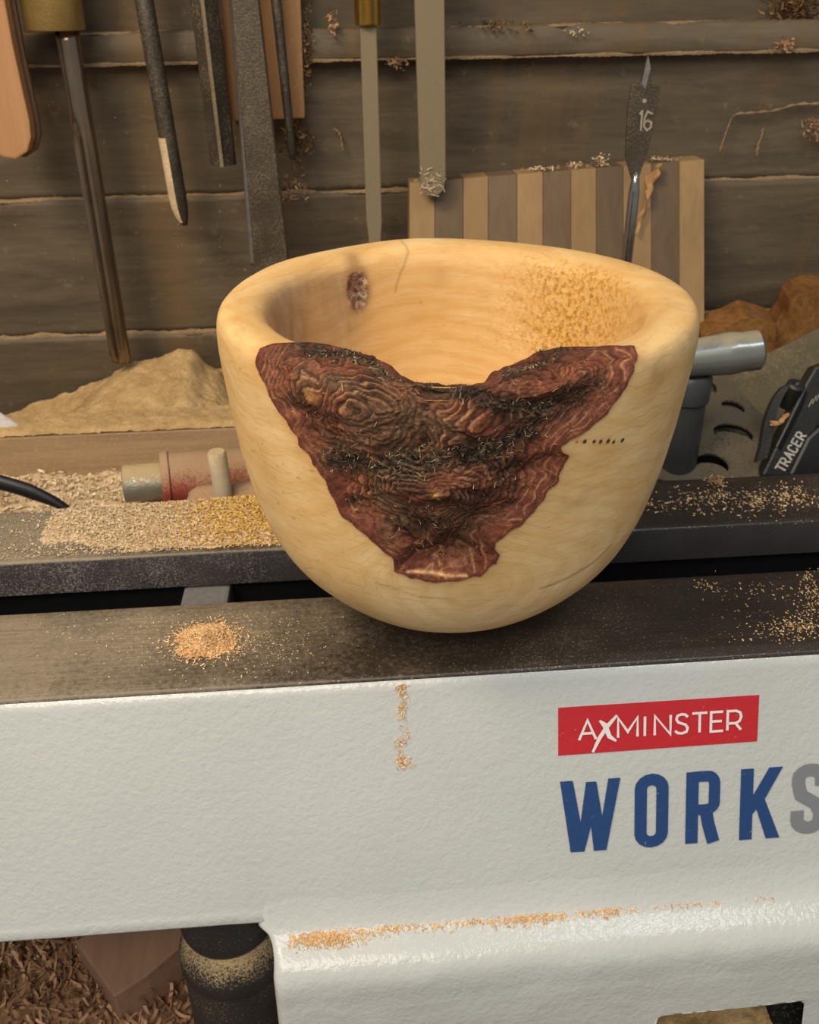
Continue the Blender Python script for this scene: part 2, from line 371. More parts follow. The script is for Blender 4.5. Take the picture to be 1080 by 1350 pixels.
def casting():
    # profile of the beam: top lip, sloping face, rounded foot, back
    P = [(Y0+.006, -.0010), (Y0+.0010, -.0010), (Y0-.0002, -.0018)]
    P += [(Y0-.0004+TL*z, z) for z in np.linspace(-.003, zf+.006, 40)]
    yf = Y0-.0004+TL*zf
    P += [(yf+.0002, zf+.003), (yf+.0014, zf+.0008), (yf+.004, zf), (yf+.016, zf+.001), (yf+.018, zf+.03)]
    X = np.arange(-.6, .6, .0025); V = np.array([(x, y, z) for y, z in P for x in X])
    m = V[:, 2] < zf+.012; V[m, 2] += .0003*fbm(V[m]*[90, 0, 0], 3)
    mesh('beam_casting', V, grid_faces(len(P), len(X)), mt_white, bed)
    # leg casting below: flares out in a ledge, then rolls over and drops
    y = yf; Q = [(y+TL*.016+.0004, zf+.016, 0), (y+TL*.008-.0001, zf+.008, 0), (y-.0004, zf+.002, 0), (y-.0036, zf-.0022, 0), (y-.0080, zf-.0046, 0), (y-.0120, zf-.0064, 0), (y-.0155, zf-.0094, 0), (y-.0178, zf-.0135, 0), (y-.0188, zf-.0185, 0), (y-.0192, zf-.024, 0)]
    Q += [(y-.0194-.0004*k, zf-.024-.004*k, 0) for k in range(1, 16)]
    Q = np.array(Q)[:, :2]
    # dense, smoothed
    t = np.linspace(0, len(Q)-1, 90); Qd = np.stack([np.interp(t, range(len(Q)), Q[:, i]) for i in (0, 1)], 1)
    for _ in range(3): Qd[1:-1] = (Qd[:-2]+2*Qd[1:-1]+Qd[2:])/4
    xr = .33; X = np.unique(np.r_[np.linspace(0, .012, 14), np.linspace(.012, xr-xl, 200)])
    hx0 = at_y(862, 1340, Y0-.05)[0]; hx1 = at_y(1052, 1330, Y0-.05)[0]
    nb = 12
    V = np.zeros((len(Qd), nb+len(X), 3))
    for i, (yy, zz) in enumerate(Qd):
        dz = max(0, zf-zz)
        fil = .0085*math.exp(-dz/.0042)                         # inside radius where beam and leg meet
        bow = -.0030*sstep(.004, .014, dz) - .0012*math.sin(min(dz, .06)/.06*PI)
        x0 = xl - fil - bow*-.6
        r = .0045
        for k in range(nb):                                     # rounded left corner and side wall going back
            q = k/(nb-1)
            if k < 4: V[i, k] = (x0+.0005, yy+.045-.0135*k, zz)
            else:
                an = (k-4)/(nb-5)*PI/2; V[i, k] = (x0+r-r*math.cos(an), yy+r-r*math.sin(an), zz)
        V[i, nb:, 0] = x0+r+X+1e-5; V[i, nb:, 1] = yy; V[i, nb:, 2] = zz
    # the opening at lower right: rows below its top edge are pulled up
    zo = float(at_y(950, 1333, Qd[60, 0])[2])
    Vx = V[..., 0]; inside = sstep(hx0-.004, hx0, Vx)*(1-sstep(hx1-.002, hx1+.002, Vx))
    slope = zo + (Vx-(hx0+hx1)/2)*0.03
    pull = (V[..., 2] < slope) & (inside > 0); oldz = V[..., 2].copy(); V[..., 2] = np.where(pull, V[..., 2]*(1-inside)+slope*inside, V[..., 2])
    V[..., 1] += np.where(pull, np.interp(-V[..., 2], -Qd[:, 1], Qd[:, 0])-np.interp(-oldz, -Qd[:, 1], Qd[:, 0]), 0)
    V[..., 1] += .0008*fbm(V*45, 7, 3)*sstep(zf-.002, zf-.014, V[..., 2])
    mesh('leg_casting', V.reshape(-1, 3), grid_faces(len(Qd), nb+len(X)), mt_white, bed)
    return yf, zo, hx0, hx1
yf, zo, hx0, hx1 = casting()

# badge and lettering ---------------------------------------------------------
def flat(name, col, rough=.3):
    m = NT(name); n = m.noise(330, 2, .5); g = m.ramp(m.noise(420, 4, .7), [(.66, 0), (.72, 1)])
    return m.done(m.mix(m.math('MULTIPLY', g, .35), col, (.62, .6, .55)), rough, 0, m.bump(n, .3, .0005), .5)
mt_red = flat('red_print', (.50, .022, .030)); mt_blue = flat('blue_print', (.020, .060, .185)); mt_grey = flat('grey_print', (.20, .215, .235)); mt_wht = flat('white_print', (.80, .74, .74))
nF = np.array([0, -1, TL])/math.hypot(1, TL); uF = np.array([0, TL, 1])/math.hypot(1, TL)     # face normal and in-face up
def fpoly(name, pts, mat, parent, off):                         # outline in pixels on the face
    return prism(name, [face(px, py, off) for px, py in pts], nF*-.0004, mat, parent)
badge = fpoly('badge', [(736, 933), (1001, 916), (998, 977), (736, 996)], mt_red, bed, .00025)
def uv2w(o, s, t): return o + np.array([1, 0, 0])*s + uF*t
def strokes(name, o, paths, mat, parent):
    """paths: list of (points, width, closed) in metres in the face plane -> flat lettering with a little thickness"""
    bm = bmesh.new(); layer = 0; k0 = 0
    for pts, w, closed in paths:
        P = np.array(pts, float); n = len(P); L, R = [], []
        ws = w if hasattr(w, '__len__') else [w]*n
        for i in range(n):
            a = P[(i-1) % n] if (closed or i > 0) else P[i]; b = P[(i+1) % n] if (closed or i < n-1) else P[i]
            if closed or 0 < i < n-1:
                d1 = (P[i]-a)/np.linalg.norm(P[i]-a); d2 = (b-P[i])/np.linalg.norm(b-P[i]); t = d1+d2; t /= np.linalg.norm(t)+1e-12; k = 1/max(.5, float(t@d1))
            else: t = (b-a)/np.linalg.norm(b-a); k = 1
            nn = np.array([-t[1], t[0]])*ws[i]/2*k; L.append(P[i]+nn); R.append(P[i]-nn)
        m = n if closed else n-1
        for i in range(m):
            j = (i+1) % n; layer += 1; f = bm.faces.new([bm.verts.new(uv2w(o, *q)+nF*.00012) for q in (L[i], R[i], R[j], L[j])])
            if k0: bmesh.ops.translate(bm, verts=f.verts, vec=nF*.00004*k0)
        k0 += 1
    bmesh.ops.remove_doubles(bm, verts=bm.verts, dist=.00001)
    return bm_obj(name, bm, mat, parent)
def polys(name, o, ps, mat, parent):
    bm = bmesh.new()
    for kk, p in enumerate(ps):
        f = bm.faces.new([bm.verts.new(uv2w(o, *q)+nF*.00005*kk) for q in p]); r = bmesh.ops.extrude_face_region(bm, geom=[f])
        bmesh.ops.translate(bm, verts=[v for v in r['geom'] if isinstance(v, bmesh.types.BMVert)], vec=nF*.0001)
    return bm_obj(name, bm, mat, parent)
def arc(cx, cy, rx, ry, a0, a1, n=8): return [(cx+rx*math.cos(math.radians(a0+(a1-a0)*k/n)), cy+ry*math.sin(math.radians(a0+(a1-a0)*k/n))) for k in range(n+1)]
# big word: each glyph stands in its own measured cell
def cell(x0, ytl, ybl, x1, yb1=None):
    o = face((x0), ybl, .0003); t = face(x0, ytl, .0003); r = face(x1, ybl-(x1-x0)*.075, .0003)
    return o, abs(r[0]-o[0]), float(np.linalg.norm((t-o)[1:]))
o, w, h = cell(739, 1030, 1124, 817)
polys('letter', o, [[(x*w, y*h) for x, y in p] for p in ([(0, 1), (.21, 1), (.37, .27), (.40, 0), (.17, 0)], [(.17+.165, 0), (.37+.03, 0), (.60, .62), (.60, .97), (.43, .97), (.32, .30)], [(.43, .97), (.60, .97), (.74, .27), (.77, 0), (.56, 0)], [(.56, 0), (.77, 0), (1, 1), (.80, 1), (.66, .27)])], mt_blue, bed)
o, w, h = cell(836, 1021, 1118, 880); s = w*.36
strokes('letter', o, [([(x, y) for x, y in arc(w/2, h-w*.46, w/2-s/2, w*.46-s/2, 0, 180)+arc(w/2, w*.46, w/2-s/2, w*.46-s/2, 180, 360)], s, True)], mt_blue, bed)
o, w, h = cell(903, 1018, 1112, 948); s = w*.36
strokes('letter', o, [([(s/2, 0), (s/2, h)], s, False), ([(s*.5, h-s*.42)]+arc(w*.62, h-s*.42-h*.11, w*.38-s/2, h*.11, 90, 0, 5)+[(w-s/2, h*.62)]+arc(w*.60, h*.56, w*.40-s/2, h*.09, 0, -90, 5)+[(s*.5, h*.47)], s*.9, False), ([(w*.58, h*.46), (w*.66, h*.26), (w*.82, 0)], s, False)], mt_blue, bed)
o, w, h = cell(974, 1014, 1107, 1027); s = w*.31
polys('letter', o, [[(x*w, y*h) for x, y in p] for p in ([(0, 0), (.31, 0), (.31, 1), (0, 1)], [(.31, .36), (.31, .62), (.69, 1), (1.02, 1), (.60, .56)], [(.36, .50), (.60, .56), (1.0, 0), (.66, 0)])], mt_blue, bed)
o, w, h = cell(1041, 1008, 1100, 1088); s = w*.36
strokes('letter', o, [([(w-s/2, h*.68), (w-s/2, h*.80)]+arc(w/2, h-w*.42, w/2-s/2, w*.42-s/2, 0, 180)[1:]+[(s/2, h*.72), (w*.26, h*.56), (w*.70, h*.42), (w-s/2, h*.28)]+arc(w/2, w*.42, w/2-s/2, w*.42-s/2, 0, -180)[1:]+[(s/2, h*.34)], s, False)], mt_grey, bed)
# small word on the badge: thin capitals as strokes
def smallword():
    o = face(763, 975, .00055); e = face(978, 960.5, .00055); top = face(763, 949.5, .00055); H = float(np.linalg.norm((top-o)[1:])); Wd = float(e[0]-o[0])
    G = {'A': [[(0, 0), (.42, 1), (.84, 0)], [(.16, .33), (.68, .33)]], 'M': [[(0, 0), (0, 1), (.48, .28), (.96, 1), (.96, 0)]], 'I': [[(0, 0), (0, 1)]], 'N': [[(0, 0), (0, 1), (.78, 0), (.78, 1)]],
         'S': [[(.62, .84), (.48, .97), (.3, 1), (.1, .93), (.05, .74), (.16, .58), (.5, .45), (.62, .27), (.56, .08), (.33, 0), (.12, .04), (0, .16)]], 'T': [[(0, 1), (.76, 1)], [(.38, 0), (.38, 1)]],
         'E': [[(.62, 0), (0, 0), (0, 1), (.6, 1)], [(0, .52), (.54, .52)]], 'R': [[(0, 0), (0, 1), (.42, 1), (.62, .9), (.68, .68), (.6, .46), (.42, .36), (0, .36)], [(.40, .36), (.68, 0)]]}
    xs = dict(zip(range(9), [763, 0, 814, 849, 862, 889, 911, 936, 958]))
    px0, px1 = 763, 978
    for k, ch in enumerate('AXMINSTER'):
        if ch == 'X': continue
        q = (xs[k]-px0)/(px1-px0)*Wd
        strokes('letter', o, [([(q+x*H, y*H) for x, y in st], H*.13, False) for st in G[ch]], mt_wht, badge)
    # the second letter is a brush-drawn cross that runs off below
    P = [face(a, b, .0006) for a, b in ((813, 942), (800, 957), (790, 972), (781, 991))]; Q = [face(a, b, .0006) for a, b in ((790, 949), (797, 955), (803, 970), (812, 976))]
    f = lambda A: [(float(a[0]-o[0]), float(np.dot(a-o, uF))) for a in A]
    strokes('letter', o, [(f(P), [H*.12, H*.22, H*.20, H*.12], False), (f(Q), [H*.1, H*.26, H*.22, H*.1], False)], mt_wht, badge)
smallword()

# ================================================================== THE BOWL
BX, BY = -.0029, .012
OUT = [(.0,0),(.010,0),(.0180,.0004),(.0262,.0030),(.0398,.0098),(.0535,.0200),(.0668,.0350),(.0745,.0500),(.0800,.0700),(.0833,.0900),(.0853,.1080),(.0862,.1190),(.0860,.1265),(.0845,.1302),(.0815,.1318),(.0770,.1318),(.0725,.1308),(.0690,.1285),(.0670,.1240),(.0655,.1130),(.0635,.0950),(.0590,.0720),(.0510,.0500),(.0390,.0330),(.0220,.0220),(.0,.0190)]
def catmull(P, n):
    P = np.array(P, float); P = np.vstack([2*P[0]-P[1], P, 2*P[-1]-P[-2]]); o = []
    for i in range(1, len(P)-2):
        t = np.linspace(0, 1, n, endpoint=False)[:, None]; a, b, c, d = P[i-1:i+3]
        o.append(.5*((2*b)+(c-a)*t+(2*a-5*b+4*c-d)*t*t+(3*b-a-3*c+d)*t**3))
    o.append(P[-2][None]); return np.vstack(o)
BD = catmull(OUT, 24); BU = np.r_[0, np.cumsum(np.hypot(*np.diff(BD, axis=0).T))]
def gs(x, m, s): return np.exp(-((x-m)/s)**2)
def bowl_point(deg, u):
    """deg: angle round the bowl, u: arc length from the foot up the outside, over the rim and down inside"""
    r = np.interp(u, BU, BD[:, 0]); z = np.interp(u, BU, BD[:, 1])
    lip = sstep(.172, .190, u)*(1-sstep(.20, .245, u))
    horn = gs(deg, -124, 11)+gs(deg, -74, 10); notch = sstep(-117, -104, deg)*(1-sstep(-90.5, -86.5, deg))*(.82+.18*gs(deg, -103, 9))
    r = r - lip*.0078*horn + lip*.0040*notch
    z = z + .0012*horn*sstep(.16, .18, u)*(1-sstep(.20, .215, u)) - notch*(.0002*sstep(.165, .178, u)+.0022*sstep(.176, .190, u))*(1-sstep(.205, .225, u))
    z = z + .0016*gs(deg, 98, 25)*sstep(.15, .178, u)*(1-sstep(.2, .22, u)) + .0010*gs(deg, 142, 16)*sstep(.15, .178, u)*(1-sstep(.2, .22, u))
    ang = np.radians(deg); r = r*(1+.004*np.sin(ang*3+1)*sstep(.05, .15, u))
    P = np.stack([BX+r*np.cos(ang)+.0138*z, BY+r*np.sin(ang), z], -1); return P
def bowl_normal(deg, u):
    e = .0006; a = bowl_point(deg+.3, u)-bowl_point(deg-.3, u); b = bowl_point(deg, u+e)-bowl_point(deg, np.maximum(u-e, 0)); n = np.cross(a, b)
    return n/(np.linalg.norm(n, axis=-1)[..., None]+1e-12)
K = 1.5                                                          # mm per degree at the widest part
OL = [(-142.75,179.1),(-142.25,174.2),(-139.75,168.9),(-136.5,162.6),(-132.75,157.2),(-130.5,150.9),(-128,147.5),(-125,142.2),(-124,136.4),(-122.75,131.5),(-120.25,126.2),(-117,122.8),(-113.75,119.4),(-110.5,114),(-110.5,108.7),(-105.75,106.3),(-99.25,104.8),(-93.75,105.8),(-89.25,107.7),(-86.5,112.6),(-86.25,117.4),(-87,122.3),(-83.5,126.2),(-79.75,131),(-77,137.8),(-74.5,144.1),(-73,151.4),(-75.25,156.3),(-71.5,157.7),(-66.75,162.1),(-62.5,166.9),(-59.5,173.3),(-57.5,177.6),(-54,182.0),(-58,187),(-66,191),(-70,196.5),(-75,199.5),(-90,199.5),(-101,198),(-112,199.5),(-125,199.5),(-132,196),(-136,190),(-139.5,184)]
OLK = [(a*K, b) for a, b in OL]
def bark_d(deg, u):                                              # signed distance in mm, positive inside the bark
    x = deg*K; y = u*1000; m = (x > -225) & (x < -70) & (y > 95) & (y < 212); d = np.full(np.shape(x), -30.0)
    xm, ym = x[m], y[m]
    wob = np.stack([vn(np.stack([xm*.35, ym*.35], -1), 5), vn(np.stack([xm*.35, ym*.35], -1), 6)], -1)*.9
    xm = xm+wob[..., 0]; ym = ym+wob[..., 1]
    dd = segdist(xm, ym, OLK); d[m] = np.where(inpoly(xm, ym, OLK), dd, -dd); return d
bowl = empty('wooden_bowl', (BX, BY, 0), 'pale turned wooden bowl with a dark red bark patch on its front', 'bowl')
def depth_in(d): return sstep(0, 11, d)
def build_bowl():
    nt = 760; degs = np.linspace(-180, 180, nt, endpoint=False)
    us = np.unique(np.r_[np.linspace(0, .06, 40), np.linspace(.06, .165, 110), np.linspace(.165, .205, 80), np.linspace(.205, .30, 90), np.linspace(.30, BU[-1]-.0005, 20)])
    Dg, Ug = np.meshgrid(degs, us); P = bowl_point(Dg, Ug); N = bowl_normal(Dg, Ug); d = bark_d(Dg, Ug)
    disp = -.0062*depth_in(d)
    # rear inner knot hollow and little insect holes
    kx = (Dg-121)*1.15; ky = (Ug-.2062)*1000; kr = np.hypot(kx/5.6, (ky+ .0)/8.0) + .16*fbm(np.stack([Dg*.4, Ug*400], -1), 3)
    disp -= .0018*(1-sstep(.45, 1.0, kr))
    hol = np.zeros_like(d)
    for a, b, s in ((-71.25,155.8,.5),(-69.25,155.3,.9),(-66.8,154.5,.75),(-65,153.8,.8),(-62.9,153.1,.95),(-61.2,152.1,.8),(-58.5,151.6,.95)):
        hol = np.maximum(hol, 1-sstep(.35, 1.0, np.hypot((Dg-a)*K, Ug*1000-b)/s))
    disp += .00012*fbm(P*120, 2, 3)
    P = P + N*disp[..., None]
    q = np.stack([Dg*K, Ug*1000], -1)
    warp = fbm(P*np.array([22, 22, 30]), 11, 4); warp2 = fbm(P*np.array([70, 70, 120]), 12, 3)
    outer = Ug < .1777
    dd = np.minimum(-np.where(outer, d, 0), 60)
    far = np.hypot((Dg+100)*.95, (Ug*1000-150))                                # rings round the bark side of the log
    x3 = P[..., 0]-BX; y3 = P[..., 1]-BY
    log = np.hypot(x3*.85, (P[..., 2]-.055)*1.0) + .35*np.abs(y3+.02)           # growth shells of the log
    ring = log*1000/3.6 + warp*2.4 + warp2*.5
    stain = np.zeros_like(d)
    for a, b, sx, sy, w in ((-49.8,168.9,9,7,.8),(-56,176,5,4,.6),(-68.5,133.5,10,5,.55),(-40,148,10,9,.4),(-30,168,14,9,.5),(-150,172,10,9,.25),(-146,130,6,12,.3)):
        stain = np.maximum(stain, w*np.exp(-((Dg-a)*K/sx)**2-((Ug*1000-b)/sy)**2)*(0.55+.9*fbm(q*.22, 31, 4)))
    stain += .35*sstep(.15, .55, fbm(P*np.array([26, 26, 60])+4, 41, 4))*sstep(-60, 10, Dg*1.0+60)*(outer)
    crack = np.exp(-(segdist(q[..., 0], q[..., 1], [(-72*K, 95.2), (-64.7*K, 96.5), (-56*K, 99.5), (-50*K, 104)], False)/.7)**2)*.9
    crack = np.maximum(crack, .55*np.exp(-(segdist(q[..., 0]+warp*3, q[..., 1]+warp2*2, [(100*K, 184), (99.3*K, 194), (103*K, 202), (105*K, 209)], False)/.7)**2))
    crack = np.maximum(crack, .5*np.exp(-(segdist(q[..., 0]+warp*3, q[..., 1]+warp2*2, [(-116*K, 100), (-105*K, 96), (-96*K, 95.5)], False)/.45)**2))
    crack = np.maximum(crack, .6*(sstep(.52, .68, fbm(np.stack([Dg*.42, Ug*420, Dg*0], -1)+8, 51, 3)))*sstep(-60, -120, Dg)*outer*sstep(.09, .12, Ug))
    knot = (1-sstep(.75, 1.15, kr))
    knot2 = .7*(1-sstep(.8, 1.7, kr)) + .9*np.exp(-((Dg-121-warp*3)*1.1/4.2)**2)*np.exp(-((Ug*1000-194)/9)**2)*(.5+warp2)*1.2+.35*np.exp(-(np.hypot((Dg-88)*1.1/4, (Ug*1000-205)/3.4))**2)
    yell = gs(Dg, 33, 34)*sstep(.186, .198, Ug)*(1-sstep(.226, .246, Ug))*(Dg > -60)
    yell = yell*sstep(-.35, .35, fbm(q*.5, 61, 4)+(yell-.45)*1.6)
    gold = sstep(.176, .2, Ug)*.55 + .6*sstep(.225, .28, Ug)
    hole = np.maximum(hol, 0)
    grey = gs(Dg, 165, 24)*sstep(.188, .2, Ug)*(1-sstep(.23, .25, Ug))+.5*gs(Dg, 128, 9)*sstep(.195, .2, Ug)*(1-sstep(.215, .24, Ug))+gs(Dg, -172, 18)*sstep(.188, .2, Ug)*(1-sstep(.23, .25, Ug))*.6
    horned = sstep(-1, -9, -d) * 0
    near = np.exp(-np.clip(-d, 0, 40)/2.2)*(d < .5)
    A = dict(ring=ring, stain=np.clip(stain, 0, 1), crack=np.clip(crack*.75+np.clip(knot2, 0, 1)*.6, 0, 1), knot=knot, yell=yell, gold=gold, hole=hole, grey=np.clip(grey, 0, 1), near=near)
    mesh('bowl_body', P.reshape(-1, 3), grid_faces(len(us), nt, True), MT_BOWL, bowl, True, {k: v.ravel() for k, v in A.items()})
def mat_bowl():
    m = NT('turned_pale_wood'); ring = m.attr('ring')
    fr = m.math('PINGPONG', ring, 1.0); lines = m.ramp(fr, [(0, 0), (.55, .35), (.9, 1), (1, .6)])
    fib = m.noise(1, 5, .6, m.map((90, 90, 700)), .4); blot = m.noise(28, 5, .6)
    low = m.mix(lines, (.92, .70, .375), (.83, .58, .265)); low = m.mix(m.ramp(blot, [(.35, 0), (.7, .8)]), low, (.77, .485, .185))
    hi = m.mix(lines, (.60, .345, .115), (.555, .295, .080))
    z = m.sep()[2]; g0 = m.math('MULTIPLY', m.math('SUBTRACT', z, .03), 7, clamp=True)
    c = m.mix(m.math('MULTIPLY', m.math('ADD', g0, m.math('SUBTRACT', blot, .5)), .62, clamp=True), low, hi)
    c = m.mix(m.math('MULTIPLY', m.attr('gold'), .75), c, hi)
    c = m.mix(m.math('MULTIPLY', m.ramp(fib, [(.5, 0), (.72, 1)]), .34), c, (.44, .24, .08))
    thin = m.ramp(m.math('PINGPONG', m.math('MULTIPLY', ring, 2.7), 1.0), [(.80, 0), (1, 1)]); c = m.mix(m.math('MULTIPLY', m.math('MULTIPLY', thin, m.ramp(m.noise(38, 4, .6), [(.42, 0), (.68, 1)])), .42), c, (.40, .20, .06))
    fl = m.ramp(m.noise(1, 3, .6, m.map((140, 140, 420), rot=(0, .5, 0))), [(.66, 0), (.74, 1)]); c = m.mix(m.math('MULTIPLY', m.math('MULTIPLY', fl, m.ramp(blot, [(.48, 0), (.62, 1)])), .55), c, (.30, .15, .05))
    c = m.mix(m.math('MULTIPLY', m.attr('grey'), .9), c, m.mix(m.ramp(m.noise(1, 4, .6, m.map((160, 160, 60))), [(.35, 0), (.7, 1)]), (.23, .145, .085), (.42, .30, .20)))
    c = m.mix(m.math('MULTIPLY', m.attr('stain'), .85), c, (.40, .22, .085))
    c = m.mix(m.math('MULTIPLY', m.attr('near'), .45), c, (.42, .19, .06))
    yn = m.noise(430, 3, .7); ym = m.math('MULTIPLY', m.attr('yell'), m.ramp(yn, [(.38, .15), (.58, 1)]))
    c = m.mix(ym, c, m.mix(m.ramp(m.noise(600, 2), [(.4, 0), (.6, 1)]), (.40, .185, .022), (.72, .43, .12)))
    c = m.mix(m.attr('crack'), c, (.20, .085, .03))
    kc = m.ramp(m.noise(230, 5, .7, None, 1.2), [(.36, (.055, .026, .014)), (.52, (.20, .105, .06)), (.64, (.52, .38, .27))])
    c = m.mix(m.attr('knot'), c, kc); c = m.mix(m.attr('hole'), c, (.10, .05, .02))
    h = m.math('ADD', m.math('MULTIPLY', fib, .5), m.math('MULTIPLY', m.noise(700, 3), .5)); h = m.math('ADD', h, m.math('MULTIPLY', ym, 2.2))
    h = m.math('ADD', h, m.math('MULTIPLY', m.math('MULTIPLY', m.attr('knot'), m.noise(230, 5, .7, None, 1.2)), 6))
    return m.done(c, .47, 0, m.bump(h, .22, .0005), .35)
MT_BOWL = mat_bowl(); build_bowl()

def build_bark():
    dg = np.arange(-145, -51, .21); us = np.arange(.1035, .2010, .00031)
    Dg, Ug = np.meshgrid(dg, us); d = bark_d(Dg, Ug); P = bowl_point(Dg, Ug); N = bowl_normal(Dg, Ug)
    q = np.stack([Dg*K, Ug*1000], -1); qs = q*np.array([.055, .075])
    def ringf(a, b, s): return np.hypot((Dg-a)*K*.62, Ug*1000-b)/s
    w = fbm(qs, 3, 5); rough = fbm(q*.45, 13, 5, .6)
    # sheets of bark laid over one another, following the outline and a few eyes
    wx = fbm(q*.05+5, 91, 3); wy = fbm(q*.05+15, 92, 3); qw = q + np.stack([wx, wy], -1)*11
    w = fbm(qw*np.array([.045, .080]), 3, 4, .36); rough = fbm(qw*np.array([.36, .55]), 13, 5, .66)
    eye = np.exp(-(ringf(-100.2, 142.2, 9))**2)*1.6 + np.exp(-(ringf(-113, 168.4, 8))**2)*1.3 + np.exp(-(ringf(-78, 178, 9))**2)*1.2 + np.exp(-(ringf(-127, 167.5, 5))**2)*1.0 + np.exp(-(ringf(-95, 165, 7))**2)*.8
    lev = np.clip(d, 0, 26)/15 + w*1.5 + eye*.8
    st = lev*3.9+rough*.12; fr = st-np.floor(st); terr = (np.floor(st)+sstep(.70, 1, fr))/4.2
    margin = 1-sstep(4, 9, d+w*5)                                    # smooth turned margin of solid bark
    Di = depth_in(d); h = .00040 - .0034*Di + (.0021*(terr-1.2) + .00055*rough)*sstep(1.5, 9, d) + .00012*rough
    h = np.maximum(h, -.0062*Di+.0007)
    P = P + N*h[..., None]
    # colours of the sheets (own colour of the bark, red core, grey weathered skin, pale fibres)
    C = np.zeros(P.shape); red = np.array([.118, .034, .021]); dark = np.array([.045, .018, .012]); mid = np.array([.205, .066, .034])
    t = sstep(-.5, .5, fbm(q*np.array([.10, .2]), 23, 4)+.3*rough); C[:] = dark*(1-t[..., None])+mid*t[..., None]
    C = C*(1-margin[..., None]*.75)+red*(margin*.75)[..., None]
    skin = sstep(.0, .6, fbm(qs*1.3+7, 33, 4)+.65*np.exp(-(((Dg+113)*K)/30)**2-((Ug*1000-167)/15)**2)-.15)*(1-margin)
    C = C*(1-.72*skin[..., None])+np.array([.155, .092, .052])*.72*skin[..., None]
    band = np.exp(-(segdist(q[..., 0]+w*3, q[..., 1]+w*5, [(-122*K, 150.5), (-112*K, 151), (-102*K, 151.5), (-93*K, 155), (-82*K, 161)], False)/4.6)**2)
    band = np.maximum(band, np.exp(-((Ug*1000-187-w*4)/6.0)**2)*sstep(-91, -99, Dg)*1.0); band = np.maximum(band, .8*np.exp(-((Ug*1000-190-w*4)/5.5)**2)*sstep(-91, -84, Dg))
    band = np.maximum(band, .75*np.exp(-(segdist(q[..., 0], q[..., 1]+w*4, [(-96*K, 176), (-86*K, 173), (-78*K, 168)], False)/2.6)**2))
    band = np.clip(band*sstep(-.75, .1, rough+.4*w), 0, 1)
    blk = np.array([.018, .014, .010])*(1-sstep(.1, .5, rough)[..., None])+np.array([.10, .08, .048])*sstep(.1, .5, rough)[..., None]
    band = np.clip(np.maximum(band, .9*np.exp(-((Ug*1000-190-w*5)/8)**2)*sstep(-128, -136, Dg)*sstep(-.6, .2, rough)), 0, 1)
    C = C*(1-band[..., None])+blk*band[..., None]
    edge = np.exp(-((fr-.84)/.10)**2)*sstep(-.35, .25, fbm(q*.12+3, 43, 4))*sstep(.8, 2, d); edge = edge*(.35+.65*(1-band))*(.25+.75*sstep(.190, .180, Ug))
    tanc = np.array([.44, .24, .115]); C = C*(1-.66*edge[..., None])+tanc*.66*edge[..., None]
    lo = np.exp(-((fr-.58)/.15)**2)*.6*(1-margin); C = C*(1-lo[..., None])
    # fine lines of growth in the smooth margin
    fl = np.exp(-((((d*1.05+w*2.2) % 1.9)/1.9-.5)/.13)**2)*margin*sstep(-.1, .5, fbm(np.stack([Dg*.5, Ug*90], -1), 53, 4))*sstep(.180, .174, Ug)
    C = C*(1-.45*fl[..., None])+np.array([.36, .15, .07])*.45*fl[..., None]
    for a, b, s in ((-127, 168.5, 1.6), (-100.2, 142.2, 1.1)):
        g = np.exp(-(ringf(a, b, s))**2)[..., None]; C = C*(1-g*.8)+np.array([.48, .24, .08])*g*.8
    g = np.exp(-(segdist(q[..., 0], q[..., 1]+w*1.2, [(-107*K, 108.4), (-99*K, 107.4), (-93*K, 108.0)], False)/.55)**2)[..., None]; C = C*(1-g*.85)+np.array([.62, .36, .18])*g*.85
    thin = sstep(.184, .176, Ug)*np.exp(-(((fbm(q*np.array([.22, .34])+11, 73, 3)*3) % 1-.5)/.055)**2)*sstep(.0, .5, fbm(q*.12+9, 83, 3))
    C = C*(1-.42*thin[..., None])+tanc*.42*thin[..., None]
    cv = np.exp(-np.abs(rough)*9)*.55*sstep(3, 8, d); C = C*(1-cv[..., None]*.6)
    idx = grid_faces(len(us), len(dg)); keep = (d.ravel()[idx] > -.05).all(1); idx = idx[keep]
    used = np.unique(idx); re = np.zeros(d.size, np.int64); re[used] = np.arange(len(used))
    o = mesh('bark_inclusion', P.reshape(-1, 3)[used], re[idx], MT_BARK, bowl, True, {'col': np.clip(C, .004, 1).reshape(-1, 3)[used]})
    o['label'] = 'dark red-brown bark patch with black fibres'
    # pale fibres standing on the bark
    k = rng.choice(np.where((d.ravel() > 2) & ((band.ravel() > .35) | (rng.random(d.size) < .12)))[0], 2600)
    f = chips('bark_fibres', P.reshape(-1, 3)[k]+N.reshape(-1, 3)[k]*.00005, mt_fibre, (.0008, .0026), (.00007, .00020), N=N.reshape(-1, 3)[k], parent=o, curl=.8, seg=3, flat=.7)
def mat_bark():
    m = NT('red_brown_bark'); n = m.noise(650, 4, .7); n2 = m.noise(1, 4, .7, m.map((900, 300, 900)), .6)
    c = m.mix(1, m.attr('col', True), m.ramp(n, [(.3, .6), (.5, 1.0), (.72, 1.55)]), 'MULTIPLY')
    c = m.mix(m.math('MULTIPLY', m.ramp(n2, [(.63, 0), (.72, 1)]), .35), c, (.42, .25, .13))
    return m.done(c, .72, 0, m.bump(m.math('ADD', n, n2), .40, .0005), .18)
MT_BARK = mat_bark(); mt_fibre = chipmat('bark_fibres', [(0, (.03, .024, .016)), (.6, (.11, .085, .05)), (.85, (.34, .24, .13)), (1, (.6, .45, .26))])
build_bark()
mt_hole = plain('insect_hole', (.075, .04, .02), .9)
